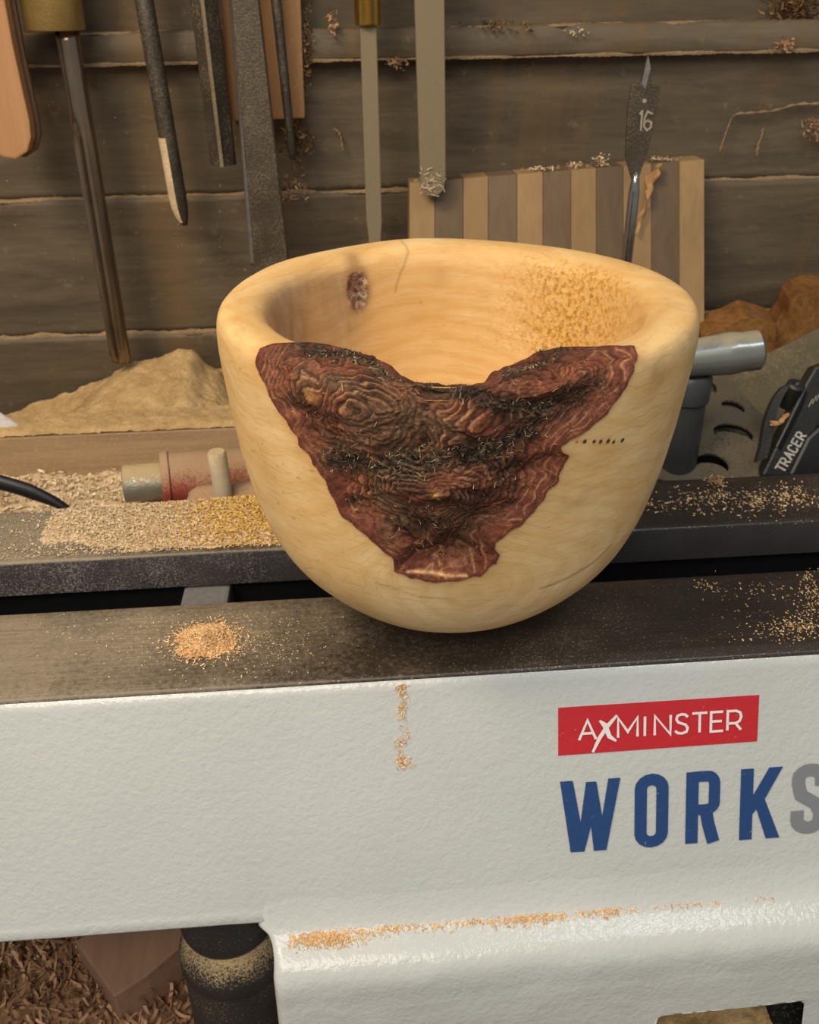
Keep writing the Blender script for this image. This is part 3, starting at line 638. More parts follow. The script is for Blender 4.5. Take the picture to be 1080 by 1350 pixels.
for a, b, s_ in ((-71.25,155.8,.45),(-69.25,155.3,.8),(-66.8,154.5,.7),(-65,153.8,.75),(-62.9,153.1,.85),(-61.2,152.1,.7),(-58.5,151.6,.85)):
    c_ = bowl_point(np.array(a), np.array(b/1000)); n__ = bowl_normal(np.array(a), np.array(b/1000))
    lathe('insect_hole', c_-n__*.0002, n__, [(0, s_*.00095), (.00032, s_*.0008), (.00022, s_*.0003), (.00020, 0)], mt_hole, bowl, 14)

# ================================================================== TOOLS ON THE WALL
mt_steel = dusted('worn_dark_steel', (.095, .075, .052), (.155, .122, .080), .55, 900, rough=.35, metal=.7, up=0)
mt_steel_clean = plain('polished_brown_steel', (.26, .20, .14), .24, .9, 60, .03)
mt_steel_dark = dusted('blackened_steel', (.050, .041, .030), (.135, .107, .070), .58, 900, rough=.42, metal=.5, up=0)
mt_steel_dust = dusted('steel_coated_in_dust', (.155, .122, .076), (.215, .17, .105), .95, 900, rough=.6, metal=.2, up=0)
mt_sawdust_dim = granular('dull_dust', (.14, .105, .06), (.21, .16, .10), (.28, .22, .14), 900)
mt_brass = plain('brass', (.62, .41, .11), .28, 1.0, 90, .04)
mt_brass_old = dusted('dull_brass', (.27, .18, .06), (.36, .26, .13), .45, 700, rough=.45, metal=.6, up=0)
mt_peach = wood('smooth_peach_wood', (.44, .235, .11), (.38, .19, .082), 2, 10)
mt_darkside = plain('dark_brown_wood', (.13, .065, .03), .5)
mt_pine = wood('orange_pine', (.47, .25, .105), (.34, .165, .06), 2, 12, dust=.1)
def ring_at(c, ax, ay, shape): return np.array([c + ax*s + ay*t for s, t in shape])
def circ(n, r=1): return [(r*math.cos(2*PI*k/n), r*math.sin(2*PI*k/n)) for k in range(n)]
XA = np.array([1., 0, 0]); YA = np.array([0, -1., 0])            # across, toward the viewer
ZTOP = .315
def extend(a, b):                                               # carry a bar up to the rack above the frame
    d = (a-b)/np.linalg.norm(a-b); return b + d*((ZTOP-b[2])/d[2]), d
# tool rack above the frame: a bar all tools hang in
rack = empty('tool_rack', (0, WY, ZTOP), 'wooden tool rack rail on the wall above the hanging tools', 'rack')
box('rail_back', (-.5, WY-.004, ZTOP+.002), (.5, WY+.004, ZTOP+.04), mt_pine, rack, .001)
box('rail_shelf', (-.5, WY-.085, ZTOP), (.5, WY-.003, ZTOP+.014), mt_pine, rack, .001)

# 1 paddle handle, far left
yy = .262; out = [(-62, -60), (3, -60), (9, 0), (20, 60), (33, 120), (42, 160), (44, 182), (39, 200), (24, 210), (6, 207), (-10, 196), (-30, 160), (-48, 90), (-58, 0)]
P = [at_y(a-3, b, yy) for a, b in out]
hd = empty('wooden_paddle', P[8], 'smooth peach coloured wooden handle with rounded end, far left', 'tool')
prism('handle_blade', P, (.0, .010, 0), mt_peach, hd, .0012, False)
prism('handle_back', [p+np.array([.0022, .0103, -.0006]) for p in P], (.0, .004, 0), mt_darkside, hd, .0008)  # darker brown layer showing along the side of the handle
p0 = at_y(-30, -60, yy+.006); e, d = extend(p0, p0-np.array([0, 0, .05])); lathe('tang', p0-d*.01, d, [(0, .006), (np.linalg.norm(e-p0)+.01, .006)], mt_darkside, hd, 16)

# 2 bowl gouge with ferrule
yy = .285; a = at_y(88, 40, yy); b = at_y(160, 478, yy); d = (a-b)/np.linalg.norm(a-b); e, _ = extend(a, b)
g = empty('bowl_gouge', b, 'long steel gouge with dull brass ferrule, its tip in the sawdust heap', 'gouge')
R = wpx(a, 31)/2; secs = []
Lg = np.linalg.norm(a-b)
for t in np.linspace(0, 1, 36):
    c = b + (a-b)*t; zt = sstep(.76, .70, t) if t < .78 else 0; ring = []
    for k in range(36):
        q = 2*PI*k/36; s, tt = math.cos(q)*R, math.sin(q)*R
        al = (q-math.radians(118)+PI) % (2*PI)-PI
        dep = (1-abs(al)/.62) if abs(al) < .62 else 0
        rr = R*(1-1.05*zt*sstep(0, 1, dep)); rr *= (1-.35*sstep(.03, 0, t)*(1 if abs(al) < 1.2 else .2))
        ring.append((math.cos(q)*rr, math.sin(q)*rr))
    secs.append(ring_at(c, XA, YA, ring))
loft('shank', secs, mt_steel_clean, g, True)
R2 = wpx(a, 76)/2; lathe('ferrule', at_y(74, 40, yy), d, [(0, R*1.02), (0, R2*.97), (.001, R2), (.045, R2*1.03), (.046, R2*1.0), (.06, R2*.9)], mt_brass_old, g, 40)
lathe('handle', at_y(74, 40, yy)+d*.058, d, [(0, R2*.9), (.004, R2*1.1), (.03, R2*1.2), (.075, R2*1.1), (.08, 0)], mt_pine, g, 32)

# 3 round bar tool with pale dusted tip
yy = .288; a = at_y(190, 0, yy); b = at_y(241, 297, yy); e, d = extend(a, b)
g = empty('round_scraper', b, 'slim dark round bar tool, its pointed tip pale with dust', 'turning tool')
R = wpx(a, 25)/2; secs = []
L = np.linalg.norm(e-b); ts = [0, .004, .010, .018, .05, .1, L]
for t, rr in zip(ts, [.30, .66, .92, 1, 1, 1, 1]): secs.append(ring_at(b+d*t+XA*(1-rr)*R*.35, XA, YA, circ(20, R*rr)))
loft('shank', secs, mt_steel_dark, g, True)
# bevel face coated in dust: a thin curved patch on the left of the tip
pt = []
for t in np.linspace(.002, .052, 16):
    rr = np.interp(t, ts, [.30, .66, .92, 1, 1, 1, 1])
    for q in np.linspace(math.radians(95), math.radians(185), 8): pt.append(b+d*t+XA*((1-rr)*R*.35+math.cos(q)*(R*rr+.0003))+YA*math.sin(q)*(R*rr+.0003))
pt = np.array(pt); o = mesh('dusty_bevel', pt, grid_faces(16, 8), mt_sawdust_pale, g); o['label'] = 'pale dust coated bevel of the tip'

# 4 square bar seen on its edge
yy = .284; a = at_y(268, 0, yy); b = at_y(294, 218, yy); e, d = extend(a, b); R = wpx(a, 37)/2
g = empty('square_bar_tool', b, 'square dark steel bar turned edge-on, dusty on its left face', 'turning tool')
loft('shank', [ring_at(c, XA, YA, [(-R, -R*.45), (-R*.9, 0), (R*.02, R*.85), (R*.95, 0), (R, -R*.45), (0, -R)]) for c in (b, b+d*.002, e)], mt_steel_dark, g)
sq = [b+XA*-R*.88+YA*R*.03, b+XA*R*.05+YA*R*.86, e+XA*R*.05+YA*R*.86, e+XA*-R*.88+YA*R*.03]
o = prism('dusty_face', [p+YA*.0004+XA*-.0002 for p in sq], YA*-.0006, mt_steel, g); o['label'] = 'dust coated left face of the bar'
prism('dusty_ridge', [c+YA*.0008 for c in (b-XA*R*.10+YA*R*.84, b+XA*R*.16+YA*R*.80, e+XA*R*.16+YA*R*.80, e-XA*R*.10+YA*R*.84)], YA*-.0006, mt_sawdust_dim, g)

# 5 broad flat chisel
yy = .276; a = at_y(322, 0, yy); b = at_y(356, 345, yy); e, d = extend(a, b)
g = empty('flat_chisel', b, 'broad flat brown steel chisel with a bright left edge, behind bowl rim', 'chisel')
Wa = wpx(a, 40)/2; Wb = wpx(b, 50)/2; T = .0035; secs = []
Lb = np.linalg.norm(a-b); btm = b - d*.03
for c, w in ((btm, Wb*1.02), (b, Wb), (a, Wa), (e, Wa*.9)): secs.append(ring_at(c, XA, YA, [(-w, -T), (-w, T*.3), (-w*.78, T), (w*.92, T), (w, T*.7), (w, -T)]))
loft('blade', secs, mt_steel, g)
pp = [(b-XA*Wb*1.0+YA*T*.3), (b-XA*Wb*.78+YA*T), (a-XA*Wa*.78+YA*T), (a-XA*Wa*1.0+YA*T*.3)]
prism('bright_edge', [p+YA*.0002-XA*.0002 for p in pp], YA*-.0005, plain('bare_steel_edge', (.42, .38, .33), .3, .9), g)['label'] = 'bare bright ground edge'

# 6 wooden block on the wall behind tools, with slim rod in front
yy = WY-.018; pts = [(303, 160), (402, 156), (394, -70), (286, -70)]; P = [at_y(x, y, yy) for x, y in pts]
o = prism('wall_block', P, (0, .0165, 0), mt_pine, None, .0012); tag(o, 'orange wooden block fixed to the wall behind the flat chisel', 'wood block')
yy = .286; a = at_y(364, 0, yy); b = at_y(386, 210, yy); e, d = extend(a, b); R = wpx(a, 16)/2
g = empty('slim_rod_tool', b, 'slim dark pointed rod hanging in front of the orange block', 'turning tool')
loft('shank', [ring_at(b+d*t, XA, YA, circ(16, R*r)) for t, r in ((0, .35), (.004, .7), (.03, .8), (.07, .85), (np.linalg.norm(e-b), 1.0))], mt_steel_dark, g, True)

# 7 parting tool with bright brass ferrule
yy = .285; a = at_y(485.5, 34, yy); b = at_y(494, 312, yy); e, d = extend(a, b); W = wpx(a, 22)/2
g = empty('parting_tool', b, 'narrow dusty parting tool with bright brass ferrule', 'parting tool')
secs = []
for t, s in ((-.02, .75), (0, .8), (.010, 1), (.06, 1), (np.linalg.norm(a-b), .98), (np.linalg.norm(a-b)+.01, .98)): secs.append(ring_at(b+d*t, XA, YA, [(-W*s, -.003), (-W*s, .0028), (-W*.9*s, .0032), (W*.9*s, .0032), (W*s, .0028), (W*s, -.003)]))
loft('blade', secs, mt_steel_dust, g)
R2 = wpx(a, 34)/2; f0 = at_y(485, 33, yy); lathe('ferrule', f0, d, [(0, W*1.05), (0, R2*.96), (.0008, R2), (.026, R2), (.027, R2*1.08), (.05, R2*1.12)], mt_brass, g, 40)
lathe('handle', f0+d*.048, d, [(0, R2*1.1), (.01, R2*1.4), (.04, R2*1.5), (.075, R2*1.3), (.078, 0)], mt_pine, g, 28)

# 8 wide scraper
yy = .283; a = at_y(566, 0, yy); b = at_y(571, 256, yy); e, d = extend(a, b); W = wpx(a, 39)/2
g = empty('wide_scraper', b, 'wide dusty flat scraper hanging beside the striped board, tip whitened', 'scraper')
secs = []
for t, s, o_ in ((0, .45, -.1), (.003, .8, -.05), (.010, .93, 0), (.03, .96, 0), (.1, 1, 0), (np.linalg.norm(e-b), 1.02, 0)): secs.append(ring_at(b+d*t+XA*W*o_, XA, YA, [(-W*s, -.003), (-W*s, .0026), (-W*.95*s, .0030), (W*.95*s, .0030), (W*s, .0026), (W*s, -.003)]))
loft('blade', secs, mt_steel_dust, g)
P = [at_y(px, py, yy-.0036) for px, py in zip(rng.normal(569, 8, 90), rng.normal(240, 8, 90))]
chips('tip_fluff', np.array(P), mt_chip_pale, (.0015, .004), (.0002, .0005), parent=g, up=(0, -1, 0), flat=.4)

# ================================================================== STRIPED BOARD
BYP = .291
BN = (0, -.177, .055)
def onb(px, py, off=0): return at_plane(px, py, (0, .297, .13), BN)+np.array([0, -off, 0])
xs = [540, 573.5, 611, 644, 682, 716, 753, 786.5, 822, 859, 896, 929]
bd = empty('striped_board', at_y(735, 330, BYP)*[1, 1, 0]+[0, 0, SZ], 'board of alternating light and dark glued wood strips leaning against wall', 'board')
lt = [wood('pale_strip_wood_%s' % n, l, k, 2, 9, dust=.0) for n, l, k in (('a', (.37, .24, .11), (.30, .18, .08)), ('b', (.32, .205, .095), (.26, .16, .07)))]
dk = [wood('dark_strip_wood_%s' % n, l, k, 2, 9, dust=.0) for n, l, k in (('a', (.16, .108, .062), (.115, .074, .042)), ('b', (.185, .125, .073), (.135, .088, .05)))]
for k in range(11):
    def top(x): return 241-(x-540)*.0785
    a = onb(xs[k], top(xs[k])); b = onb(xs[k+1], top(xs[k+1])); c = onb(xs[k+1], 430); e = onb(xs[k], 430)
    a, b = a.copy(), b.copy()
    def drop(t, bt): return bt + (bt-t)*((SZ+.0005-bt[2])/(bt[2]-t[2]))
    # foot of each strip on the shelf
    fe = t_ = e + (e-a)*((SZ+.0004-e[2])/(e[2]-a[2])); fc = c + (c-b)*((SZ+.0004-c[2])/(c[2]-b[2]))
    h = rng.uniform(-.0003, .0003); off = np.array([0, h, 0]); g_ = np.array([.00012, 0, 0])
    prism('strip', [a+off+g_, b+off-g_, fc+off-g_, fe+off+g_], (0, .018, 0), (lt if k % 2 == 0 else dk)[rng.integers(2)] if k not in (1,) else dk[0], bd, .0003)
for k, (px, n, w, h) in enumerate(((795, 90, 9, .005), (762, 60, 10, .003), (720, 50, 25, .0015), (880, 50, 20, .0015))):
    P = [onb(px+rng.normal()*w*.5, top(px), -rng.uniform(.002, .012))+[0, 0, abs(rng.normal())*h*.5] for _ in range(n)]
    chips('board_top_chips', np.array(P), mt_chip_pale, (.001, .004), (.0005, .0012), parent=bd)
# wide curled shaving stuck to the board beside the drill bit
def curl_ribbon(name, pts, w, mat, parent=None, y=.28, fn=None, fold=2.2, n=90, curlr=.0022):
    P = catmull([(fn(px, py) if fn else at_y(px, py, y)) for px, py in pts], 30); n = len(P); V = []
    for k in range(n):
        q = k/n*fold*2*PI; ww = w*(1+.35*math.sin(k*.17))*min(1, .3+4*k/n, .3+4*(n-k)/n)
        c = P[k] + np.array([0, -1, 0])*curlr*(.5+.5*math.sin(q))
        for s in np.linspace(-1, 1, 5): V.append(c + XA*ww*s*abs(math.cos(q*.5+.4))**.5 + YA*(ww*.5*(1-s*s)*1.2+ww*s*math.sin(q*.5)) + np.array([0, 0, ww*.3*s]))
    V = np.array(V); V += .0003*np.stack([vn(V*500, 1), vn(V*500, 2), vn(V*500, 3)], -1)
    return mesh(name, V, grid_faces(n, 5), mat, parent)
mt_shav = wood('thin_shaving', (.50, .29, .13), (.30, .155, .06), 2, 20)
o = curl_ribbon('curled_shaving', [(866, 213), (862, 222), (855, 240), (852, 258), (845, 280), (836, 305)], .0030, mt_shav, None, fn=lambda a, b: onb(a, b, .004))
tag(o, 'curled brown wood shaving stuck on striped board beside the drill bit', 'shaving')

# ================================================================== SPADE BIT
yy = .224
def T(px, py, dy=0): return at_y(px, py, yy+dy)
sb = empty('spade_bit', at_y(826, 420, yy), 'steel spade drill bit standing point-up before the striped board', 'drill bit')
outl = [(855, 72), (858.5, 88), (860, 106), (860.5, 113), (870.5, 112), (869, 130), (864, 160), (858, 185), (853, 205), (847, 222), (842, 236), (836, 244), (833, 236), (829, 222), (825, 208), (826, 175), (828, 145), (833, 111), (843, 112), (846, 108), (850, 92)]
o = prism('blade', [T(*p) for p in outl], (0, .0022, 0), mt_steel, sb, .0003)
prism('point_bevel', [T(855, 73, -.0003), T(858, 90, -.0003), T(851, 118, -.0003), T(846, 110, -.0003), T(850, 92, -.0003)], (0, .0006, 0), plain('ground_steel', (.45, .40, .33), .3, .9), sb)
a = T(838, 236, .001); b = T(826, 345, .001); dd_ = (b-a)/np.linalg.norm(b-a); R = wpx(a, 15)/2
Lb = (a[2]-SZ)/(-dd_[2])
loft('shaft', [ring_at(a+dd_*t, XA, YA, circ(6, R*r) if False else [(R*r*math.cos(2*PI*k/12), R*r*math.sin(2*PI*k/12)) for k in range(12)]) for t, r in ((-.004, .4), (.002, .75), (.008, 1), (Lb-.001, 1))], plain('bright_steel_shaft', (.36, .34, .32), .22, .95), sb, True)
mt_etch = plain('etched_mark', (.33, .28, .20), .7)
lathe('hole', T(850, 133, -.0003), (0, 1, 0), [(0, 0), (0, wpx(a, 2.6)), (.0004, wpx(a, 2.6))], mt_etch, sb, 16)
def pxstrokes(name, paths, wp, fn, mat, parent, up):
    bm = bmesh.new(); lay = 0
    for pth in paths:
        P = [fn(*p) for p in pth]
        for i in range(len(P)-1):
            t = P[i+1]-P[i]; L_ = np.linalg.norm(t); t = t/L_; n_ = np.cross(t, up); n_ /= np.linalg.norm(n_); w = wpx(P[i], wp)/2
            q = [P[i]-t*w*.6+n_*w, P[i]-t*w*.6-n_*w, P[i+1]+t*w*.6-n_*w, P[i+1]+t*w*.6+n_*w]
            lay += 1; bm.faces.new([bm.verts.new(x-np.array(pix_ray(540, 675))*.00002*lay) for x in q])
    return bm_obj(name, bm, mat, parent)
def TT(x, y): return T(x, y, -.0003)
pxstrokes('number', [[(844, 150), (847, 146), (845, 172)], [(860, 150), (854, 147), (850, 156), (849, 167), (853, 172), (858, 168), (859, 162), (854, 159), (850, 162)]], 2.6, TT, mt_etch, sb, np.array([0, -1., 0]))

# ================================================================== BATTEN, SAWDUST BEHIND
def heap(name, x0, x1, y0, y1, hfun, mat, step=.0012, parent=None, seed=0, amp=.0012, f=90):
    X = np.arange(x0, x1, step); Y = np.arange(y0, y1, step); Xg, Yg = np.meshgrid(X, Y)
    Z = hfun(Xg, Yg); keepv = np.isfinite(Z); Z = np.where(keepv, Z, -1)
    Z = Z + amp*fbm(np.stack([Xg*f, Yg*f], -1), seed, 5, .6)
    idx = grid_faces(len(Y), len(X)); idx = idx[keepv.ravel()[idx].all(1)]
    used = np.unique(idx); re = np.zeros(Z.size, np.int64); re[used] = np.arange(len(used))
    V = np.stack([Xg, Yg, Z], -1).reshape(-1, 3)[used]
    o = mesh(name, V, re[idx], mat, parent); o['kind'] = 'stuff'; return o
BT = .212; a = at_y(150, 572, BT); zb = float(a[2])
lf = at_y(-60, 578, BT); rt = at_y(420, 556, BT)
mt_batten = wood('grey_brown_batten_wood', (.40, .27, .16), (.27, .175, .10), 0, 10, dust=.15)
bt = box('wood_batten', (-.60, BT, SZ+.001), (.06, BT+.030, zb), mt_batten, None, .0008)
tag(bt, 'long grey-brown wooden batten under a layer of sawdust, left side', 'batten')
o = heap('batten_sawdust', -.59, .05, BT+.001, BT+.0295, lambda x, y: zb+.0008+.0022*sstep(0, .006, y-BT)+.001*sstep(.0, .02, y-BT), mt_sawdust, .0011, seed=4, amp=.0012, f=260)
tag(o, 'fine sawdust lying along the top of the long batten', 'sawdust')
HPX = [(5, 620), (40, 588), (70, 563), (92, 545), (125, 516), (150, 492), (175, 476), (200, 474), (232, 461), (258, 462), (270, 484), (292, 496), (320, 526), (345, 560)]
HP = [at_y(px, py, .294) for px, py in HPX]; pl = HP[0]
def pile(x, y):
    top = sum(np.interp(x+k*.0015, [p[0] for p in HP], [p[2] for p in HP]) for k in (-2, -1, 0, 1, 2))/5 + .0012*fbm(np.stack([x*60, y*40], -1), 77, 3)
    t = np.clip((y-BT-.022)/.060, 0, 1)
    z = zb-.003 + (top-(zb-.003))*(t**.7)*(1-.9*np.clip((y-.296)/.03, 0, 1))
    return np.maximum(z, SZ+.002)
o = heap('sawdust_heap', pl[0]-.02, .02, BT+.024, WY-.004, pile, mt_sawdust, .0009, seed=14, amp=.0026, f=130)
tag(o, 'tan heap of fine sawdust against the wall behind the long batten', 'sawdust')
# chips bed between rail and batten
fl = heap('sawdust_bed', -.58, .12, Y3-.002, BT+.002, lambda x, y: -.0225+.006*fbm(np.stack([x*22, y*22], -1), 3, 3)-.010*sstep(.16, .21, y), mt_sawdust_pale, .0014, seed=24, amp=.0040, f=120)
tag(fl, 'bed of pale sawdust and chips between lathe and long batten', 'sawdust')
P = np.stack([rng.uniform(-.40, .0, 6500), rng.uniform(Y3+.002, BT, 6500)], 1); z = -.0225+.006*fbm(P*22, 3, 3)-.010*sstep(.16, .21, P[:, 1])+.0040*fbm(P*120, 24, 5, .6)
o = chips('loose_chips', np.c_[P, z+.0008], mt_chip_pale, (.0015, .0042), (.0006, .0016)); tag(o, 'loose pale chips scattered on the sawdust behind the rear rail', 'wood chips')

# ================================================================== RED CLAMP HEAD (behind rear rail, left of bowl)
mt_redcast = dusted('dusty_red_paint', (.24, .050, .035), (.36, .24, .14), .55, 900, rough=.5, up=1.0)
mt_collar = dusted('dusty_zinc_collar', (.25, .24, .19), (.42, .31, .16), .42, 900, rough=.35, metal=.5, up=1.0)
c0 = at_y(163, 638, .138); c1 = at_y(215, 628, .138); ax = np.array([1, .20, -.06]); ax /= np.linalg.norm(ax)
R = wpx(c0, 50)/2; zc = c0[2]
rc = empty('red_clamp', (c0[0], .138, SZ), 'dusty red cylindrical clamp head with zinc collar, left of bowl', 'clamp')
Lc = float(c1[0]-c0[0]); RB = wpx(c1, 78)/2
lathe('collar', c0, ax, [(.022, 0), (.004, R*.52), (0, R*.55), (-.0006, R*.66), (0, R*.93), (.0012, R), (Lc*.86, R), (Lc, R*1.02)], mt_collar, rc, 40)
lathe('body', c0+ax*(Lc*.92), ax, [(0, R*.8), (0, RB*.95), (.0010, RB), (.004, RB*1.02), (.005, RB*.94), (.060, RB*.94), (.061, RB*.8)], mt_redcast, rc, 48, wob=.0002)
pinp = at_y(286, 600, .112); R3 = wpx(pinp, 25)/2
lathe('pin', pinp+[0, 0, .002], (0.02, .05, -1), [(0, 0), (0, R3*.85), (.0012, R3), (.026, R3)], dusted('dusty_pale_pin', (.42, .36, .26), (.50, .38, .21), .6, 900, rough=.5), rc, 28)
q0 = at_y(232, 664, .112)
lathe('foot', (q0[0]+.004, .122, q0[2]-.006), (1, -.02, .04), [(0, 0), (.001, .006), (.006, .0095), (.05, .0105), (.051, 0)], mt_redcast, rc, 28, wob=.0006)
box('foot_block', (q0[0]+.002, .118, SZ+.0005), (q0[0]+.050, .146, q0[2]-.006), mt_redcast, rc, .002)

# ================================================================== DUST AND CHIPS ON THE RAILS
def sprinkle(name, n, boxpx, z, mat, label, L, W, gauss=False, dens=None, up=(0, 0, 1), flat=.7, fn=None, cat='wood chips', seg=2):
    P = []; x0, y0, x1, y1 = boxpx
    while len(P) < n:
        k = n*3; x = rng.normal((x0+x1)/2, (x1-x0)/4, k) if gauss else rng.uniform(x0, x1, k); y = rng.normal((y0+y1)/2, (y1-y0)/4, k) if gauss else rng.uniform(y0, y1, k)
        if dens is not None: m = rng.random(k) < dens(x, y); x, y = x[m], y[m]
        P += list(zip(x, y))
    Q = np.array([(at_z(px, py, z) if fn is None else fn(px, py)) for px, py in P[:n]])
    o = chips(name, Q, mat, L, W, up=up, flat=flat, seg=seg)
    if fn is None:
        pass
    tag(o, label, cat); return o
def on_rail(o): return o
# small heap of fresh shavings on the front rail
hc = at_z(270, 846, 0)
def heapfun(x, y):
    q = np.hypot((x-hc[0])/.0135, (y-hc[1])/.0125) + .28*fbm(np.stack([x*170, y*170], -1), 71, 3)
    z = .0042*(1-sstep(0, 1, q)); return np.where(q < 1.02, z-.0002, np.nan)
o = heap('shavings_heap', hc[0]-.022, hc[0]+.022, hc[1]-.02, hc[1]+.02, heapfun, granular('pink_orange_sawdust', (.50, .26, .11), (.72, .42, .20), (.88, .62, .36), 900), .0005, seed=7, amp=.0006, f=500)
tag(o, 'small orange heap of fresh sawdust on the front rail', 'sawdust')
def hz(P): 
    q = np.hypot((P[:, 0]-hc[0])/.0135, (P[:, 1]-hc[1])/.0125); return .0042*(1-sstep(0, 1, q))
P = np.c_[rng.normal(hc[0], .0062, 2200), rng.normal(hc[1], .0056, 2200)]
o = chips('shavings', np.c_[P, hz(P)+.0003], mt_chip, (.0007, .0020), (.0002, .0005), seg=2, flat=.6); tag(o, 'orange wood flecks covering the small heap on the front rail', 'wood chips')
# golden and pale drift on the rear rail, left of bowl
gx0, gx1 = at_z(60, 690, 0)[0], at_z(400, 690, 0)[0]
def drift_h(x, y):
    u = (x-gx0)/(gx1-gx0); yc = Y3-.004-.010*sstep(0, .3, u)
    edge = Y3-.0500+.012*(1-sstep(0, .4, u))+.003+.004*fbm(np.stack([x*90, y*0+3], -1), 5, 3)
    k = sstep(0, .007, y-edge)*sstep(-.02, .10, u)
    return .0045*k*(.6+.5*sstep(.3, 1, u))*sstep(0, .004, Y3-.0006-y)
o = heap('rail_sawdust', gx0-.004, gx1+.02, Y2+.002, Y3-.0005, lambda x, y: np.where(drift_h(x, y) > .0002, drift_h(x, y)-.0003, np.nan), mt_sawdust_pale, .0007, seed=9, amp=.0008, f=300)
tag(o, 'drift of pale sawdust along the rear rail, left of bowl', 'sawdust')
def drift_chips(name, n, xa, xb, mat, label, L, W, ylo=Y2+.0015):
    P = np.c_[(xa+xb)/2+rng.normal(0, .30, n)*(xb-xa), Y3-.001-rng.uniform(0, 1, n)**1.25*.046]; P = P[(P[:, 0] > gx0-.03) & (P[:, 0] < gx1+.02)]; P = P[P[:, 1] > ylo]
    e = drift_h(P[:, 0], P[:, 1]); P = P[(e > .0005) | (rng.random(len(P)) < .55)]
    o = chips(name, np.c_[P, np.maximum(0, drift_h(P[:, 0], P[:, 1]))+.0002], mat, L, W, seg=2, flat=.6); tag(o, label, 'wood chips')
xm = at_z(205, 690, 0)[0]; xq = at_z(285, 690, 0)[0]
drift_chips('pale_chips', 5200, gx0, at_z(270, 690, 0)[0], mt_chip_pale, 'pale chips on the rear rail beside the dark cable', (.0006, .0018), (.0003, .0008))
drift_chips('golden_chips', 5000, at_z(255, 690, 0)[0], gx1+.01, mt_chip_gold, 'golden yellow chips on the rear rail touching the bowl', (.0008, .0022), (.0003, .0008))
drift_chips('mixed_chips', 1500, at_z(170, 690, 0)[0], gx1, mt_chip, 'fresh orange chips mixed through the rear rail sawdust', (.0006, .0018), (.0003, .0007))
n_f = 2600; P = np.c_[gx0-.06+np.abs(rng.normal(0, .10, n_f)), rng.uniform(Y2+.001, Y3-.002, n_f)]
o = chips('fine_flecks', np.c_[P, P[:, 0]*0+.0002], mt_chip_grey, (.0003, .0009), (.0002, .0006), seg=2, flat=.7); tag(o, 'fine grey-white flecks reaching the front edge of the rear rail', 'dust flecks')
def clump(x, y, cs): 
    o = 0
    for a, b, sx, sy, w in cs: o = o + w*np.exp(-((x-a)/sx)**2-((y-b)/sy)**2)
    return np.clip(o, 0, 1)
sprinkle('rail_flecks', 900, (0, 810, 540, 900), 0, mt_chip_pale, 'pale flecks scattered over left half of the front rail', (.0003, .0008), (.0002, .0005), dens=lambda x, y: clump(x, y, [(330, 840, 70, 35, .9), (200, 830, 160, 50, .25)]))
sprinkle('rail_flecks', 520, (860, 750, 1080, 850), 0, mt_chip, 'orange flecks scattered over right end of the front rail', (.0004, .0014), (.0002, .0006), dens=lambda x, y: clump(x, y, [(1075, 790, 22, 30, .9), (1040, 828, 28, 12, .9), (930, 772, 14, 8, .5), (1000, 780, 50, 12, .25), (1020, 830, 60, 25, .12)]))
sprinkle('rear_rail_flecks', 620, (850, 625, 1080, 690), 0, mt_chip, 'orange flecks scattered over the rear rail right of bowl', (.0006, .0022), (.0003, .0008), dens=lambda x, y: clump(x, y, [(865, 668, 30, 6, .5), (945, 640, 12, 14, .9), (1000, 655, 14, 12, .8), (1050, 655, 25, 10, .9), (970, 665, 90, 14, .25), (925, 655, 30, 12, .3)]))
o = curl_ribbon('chip_curl', [(936, 634), (944, 632), (950, 638)], .0016, mt_shav, None, Y3-.012, curlr=.001); tag(o, 'pinkish curled wood chip on the rear rail below slotted plate', 'wood chip')
# chips stuck on the white casting
nf = tuple(nF)
sprinkle('stuck_chips', 230, (515, 900, 548, 1022), 0, mt_chip, 'orange chips stuck in a vertical trail on the white casting', (.0006, .0018), (.0002, .0005), dens=lambda x, y: clump(x, y, [(528, 908, 6, 8, .9), (531, 930, 5, 22, .6), (534, 968, 4, 14, .4), (532, 1006, 9, 7, 1), (526, 985, 5, 10, .4)]), up=nf, flat=.85, fn=lambda a, b: face(a, b, .0002))
def ledgept(px, py):
    # the little ledge where beam and leg meet, rising gently outward
    n = np.array([0, -.50, 1]); n = n/np.linalg.norm(n); return at_plane(px, py, (0, yf-.0036, zf-.0020), n)
def ly(x): return 1215-(x-380)*.0785
sprinkle('ledge_shavings', 2600, (380, -12, 1045, 34), 0, mt_chip, 'orange shavings lying in the ledge below the blue letters', (.0007, .0024), (.0002, .0005), dens=lambda x, y: clump(x, y, [(425, 14, 40, 10, 1), (520, 6, 60, 9, .45), (625, 6, 22, 7, .5), (700, 8, 45, 8, .95), (800, 8, 25, 7, .7), (900, 6, 40, 6, .4), (1010, 4, 28, 5, .45)]), up=(0, -.4, .9), flat=.6, fn=lambda a, b: ledgept(a, ly(a)+8+b*1.05))

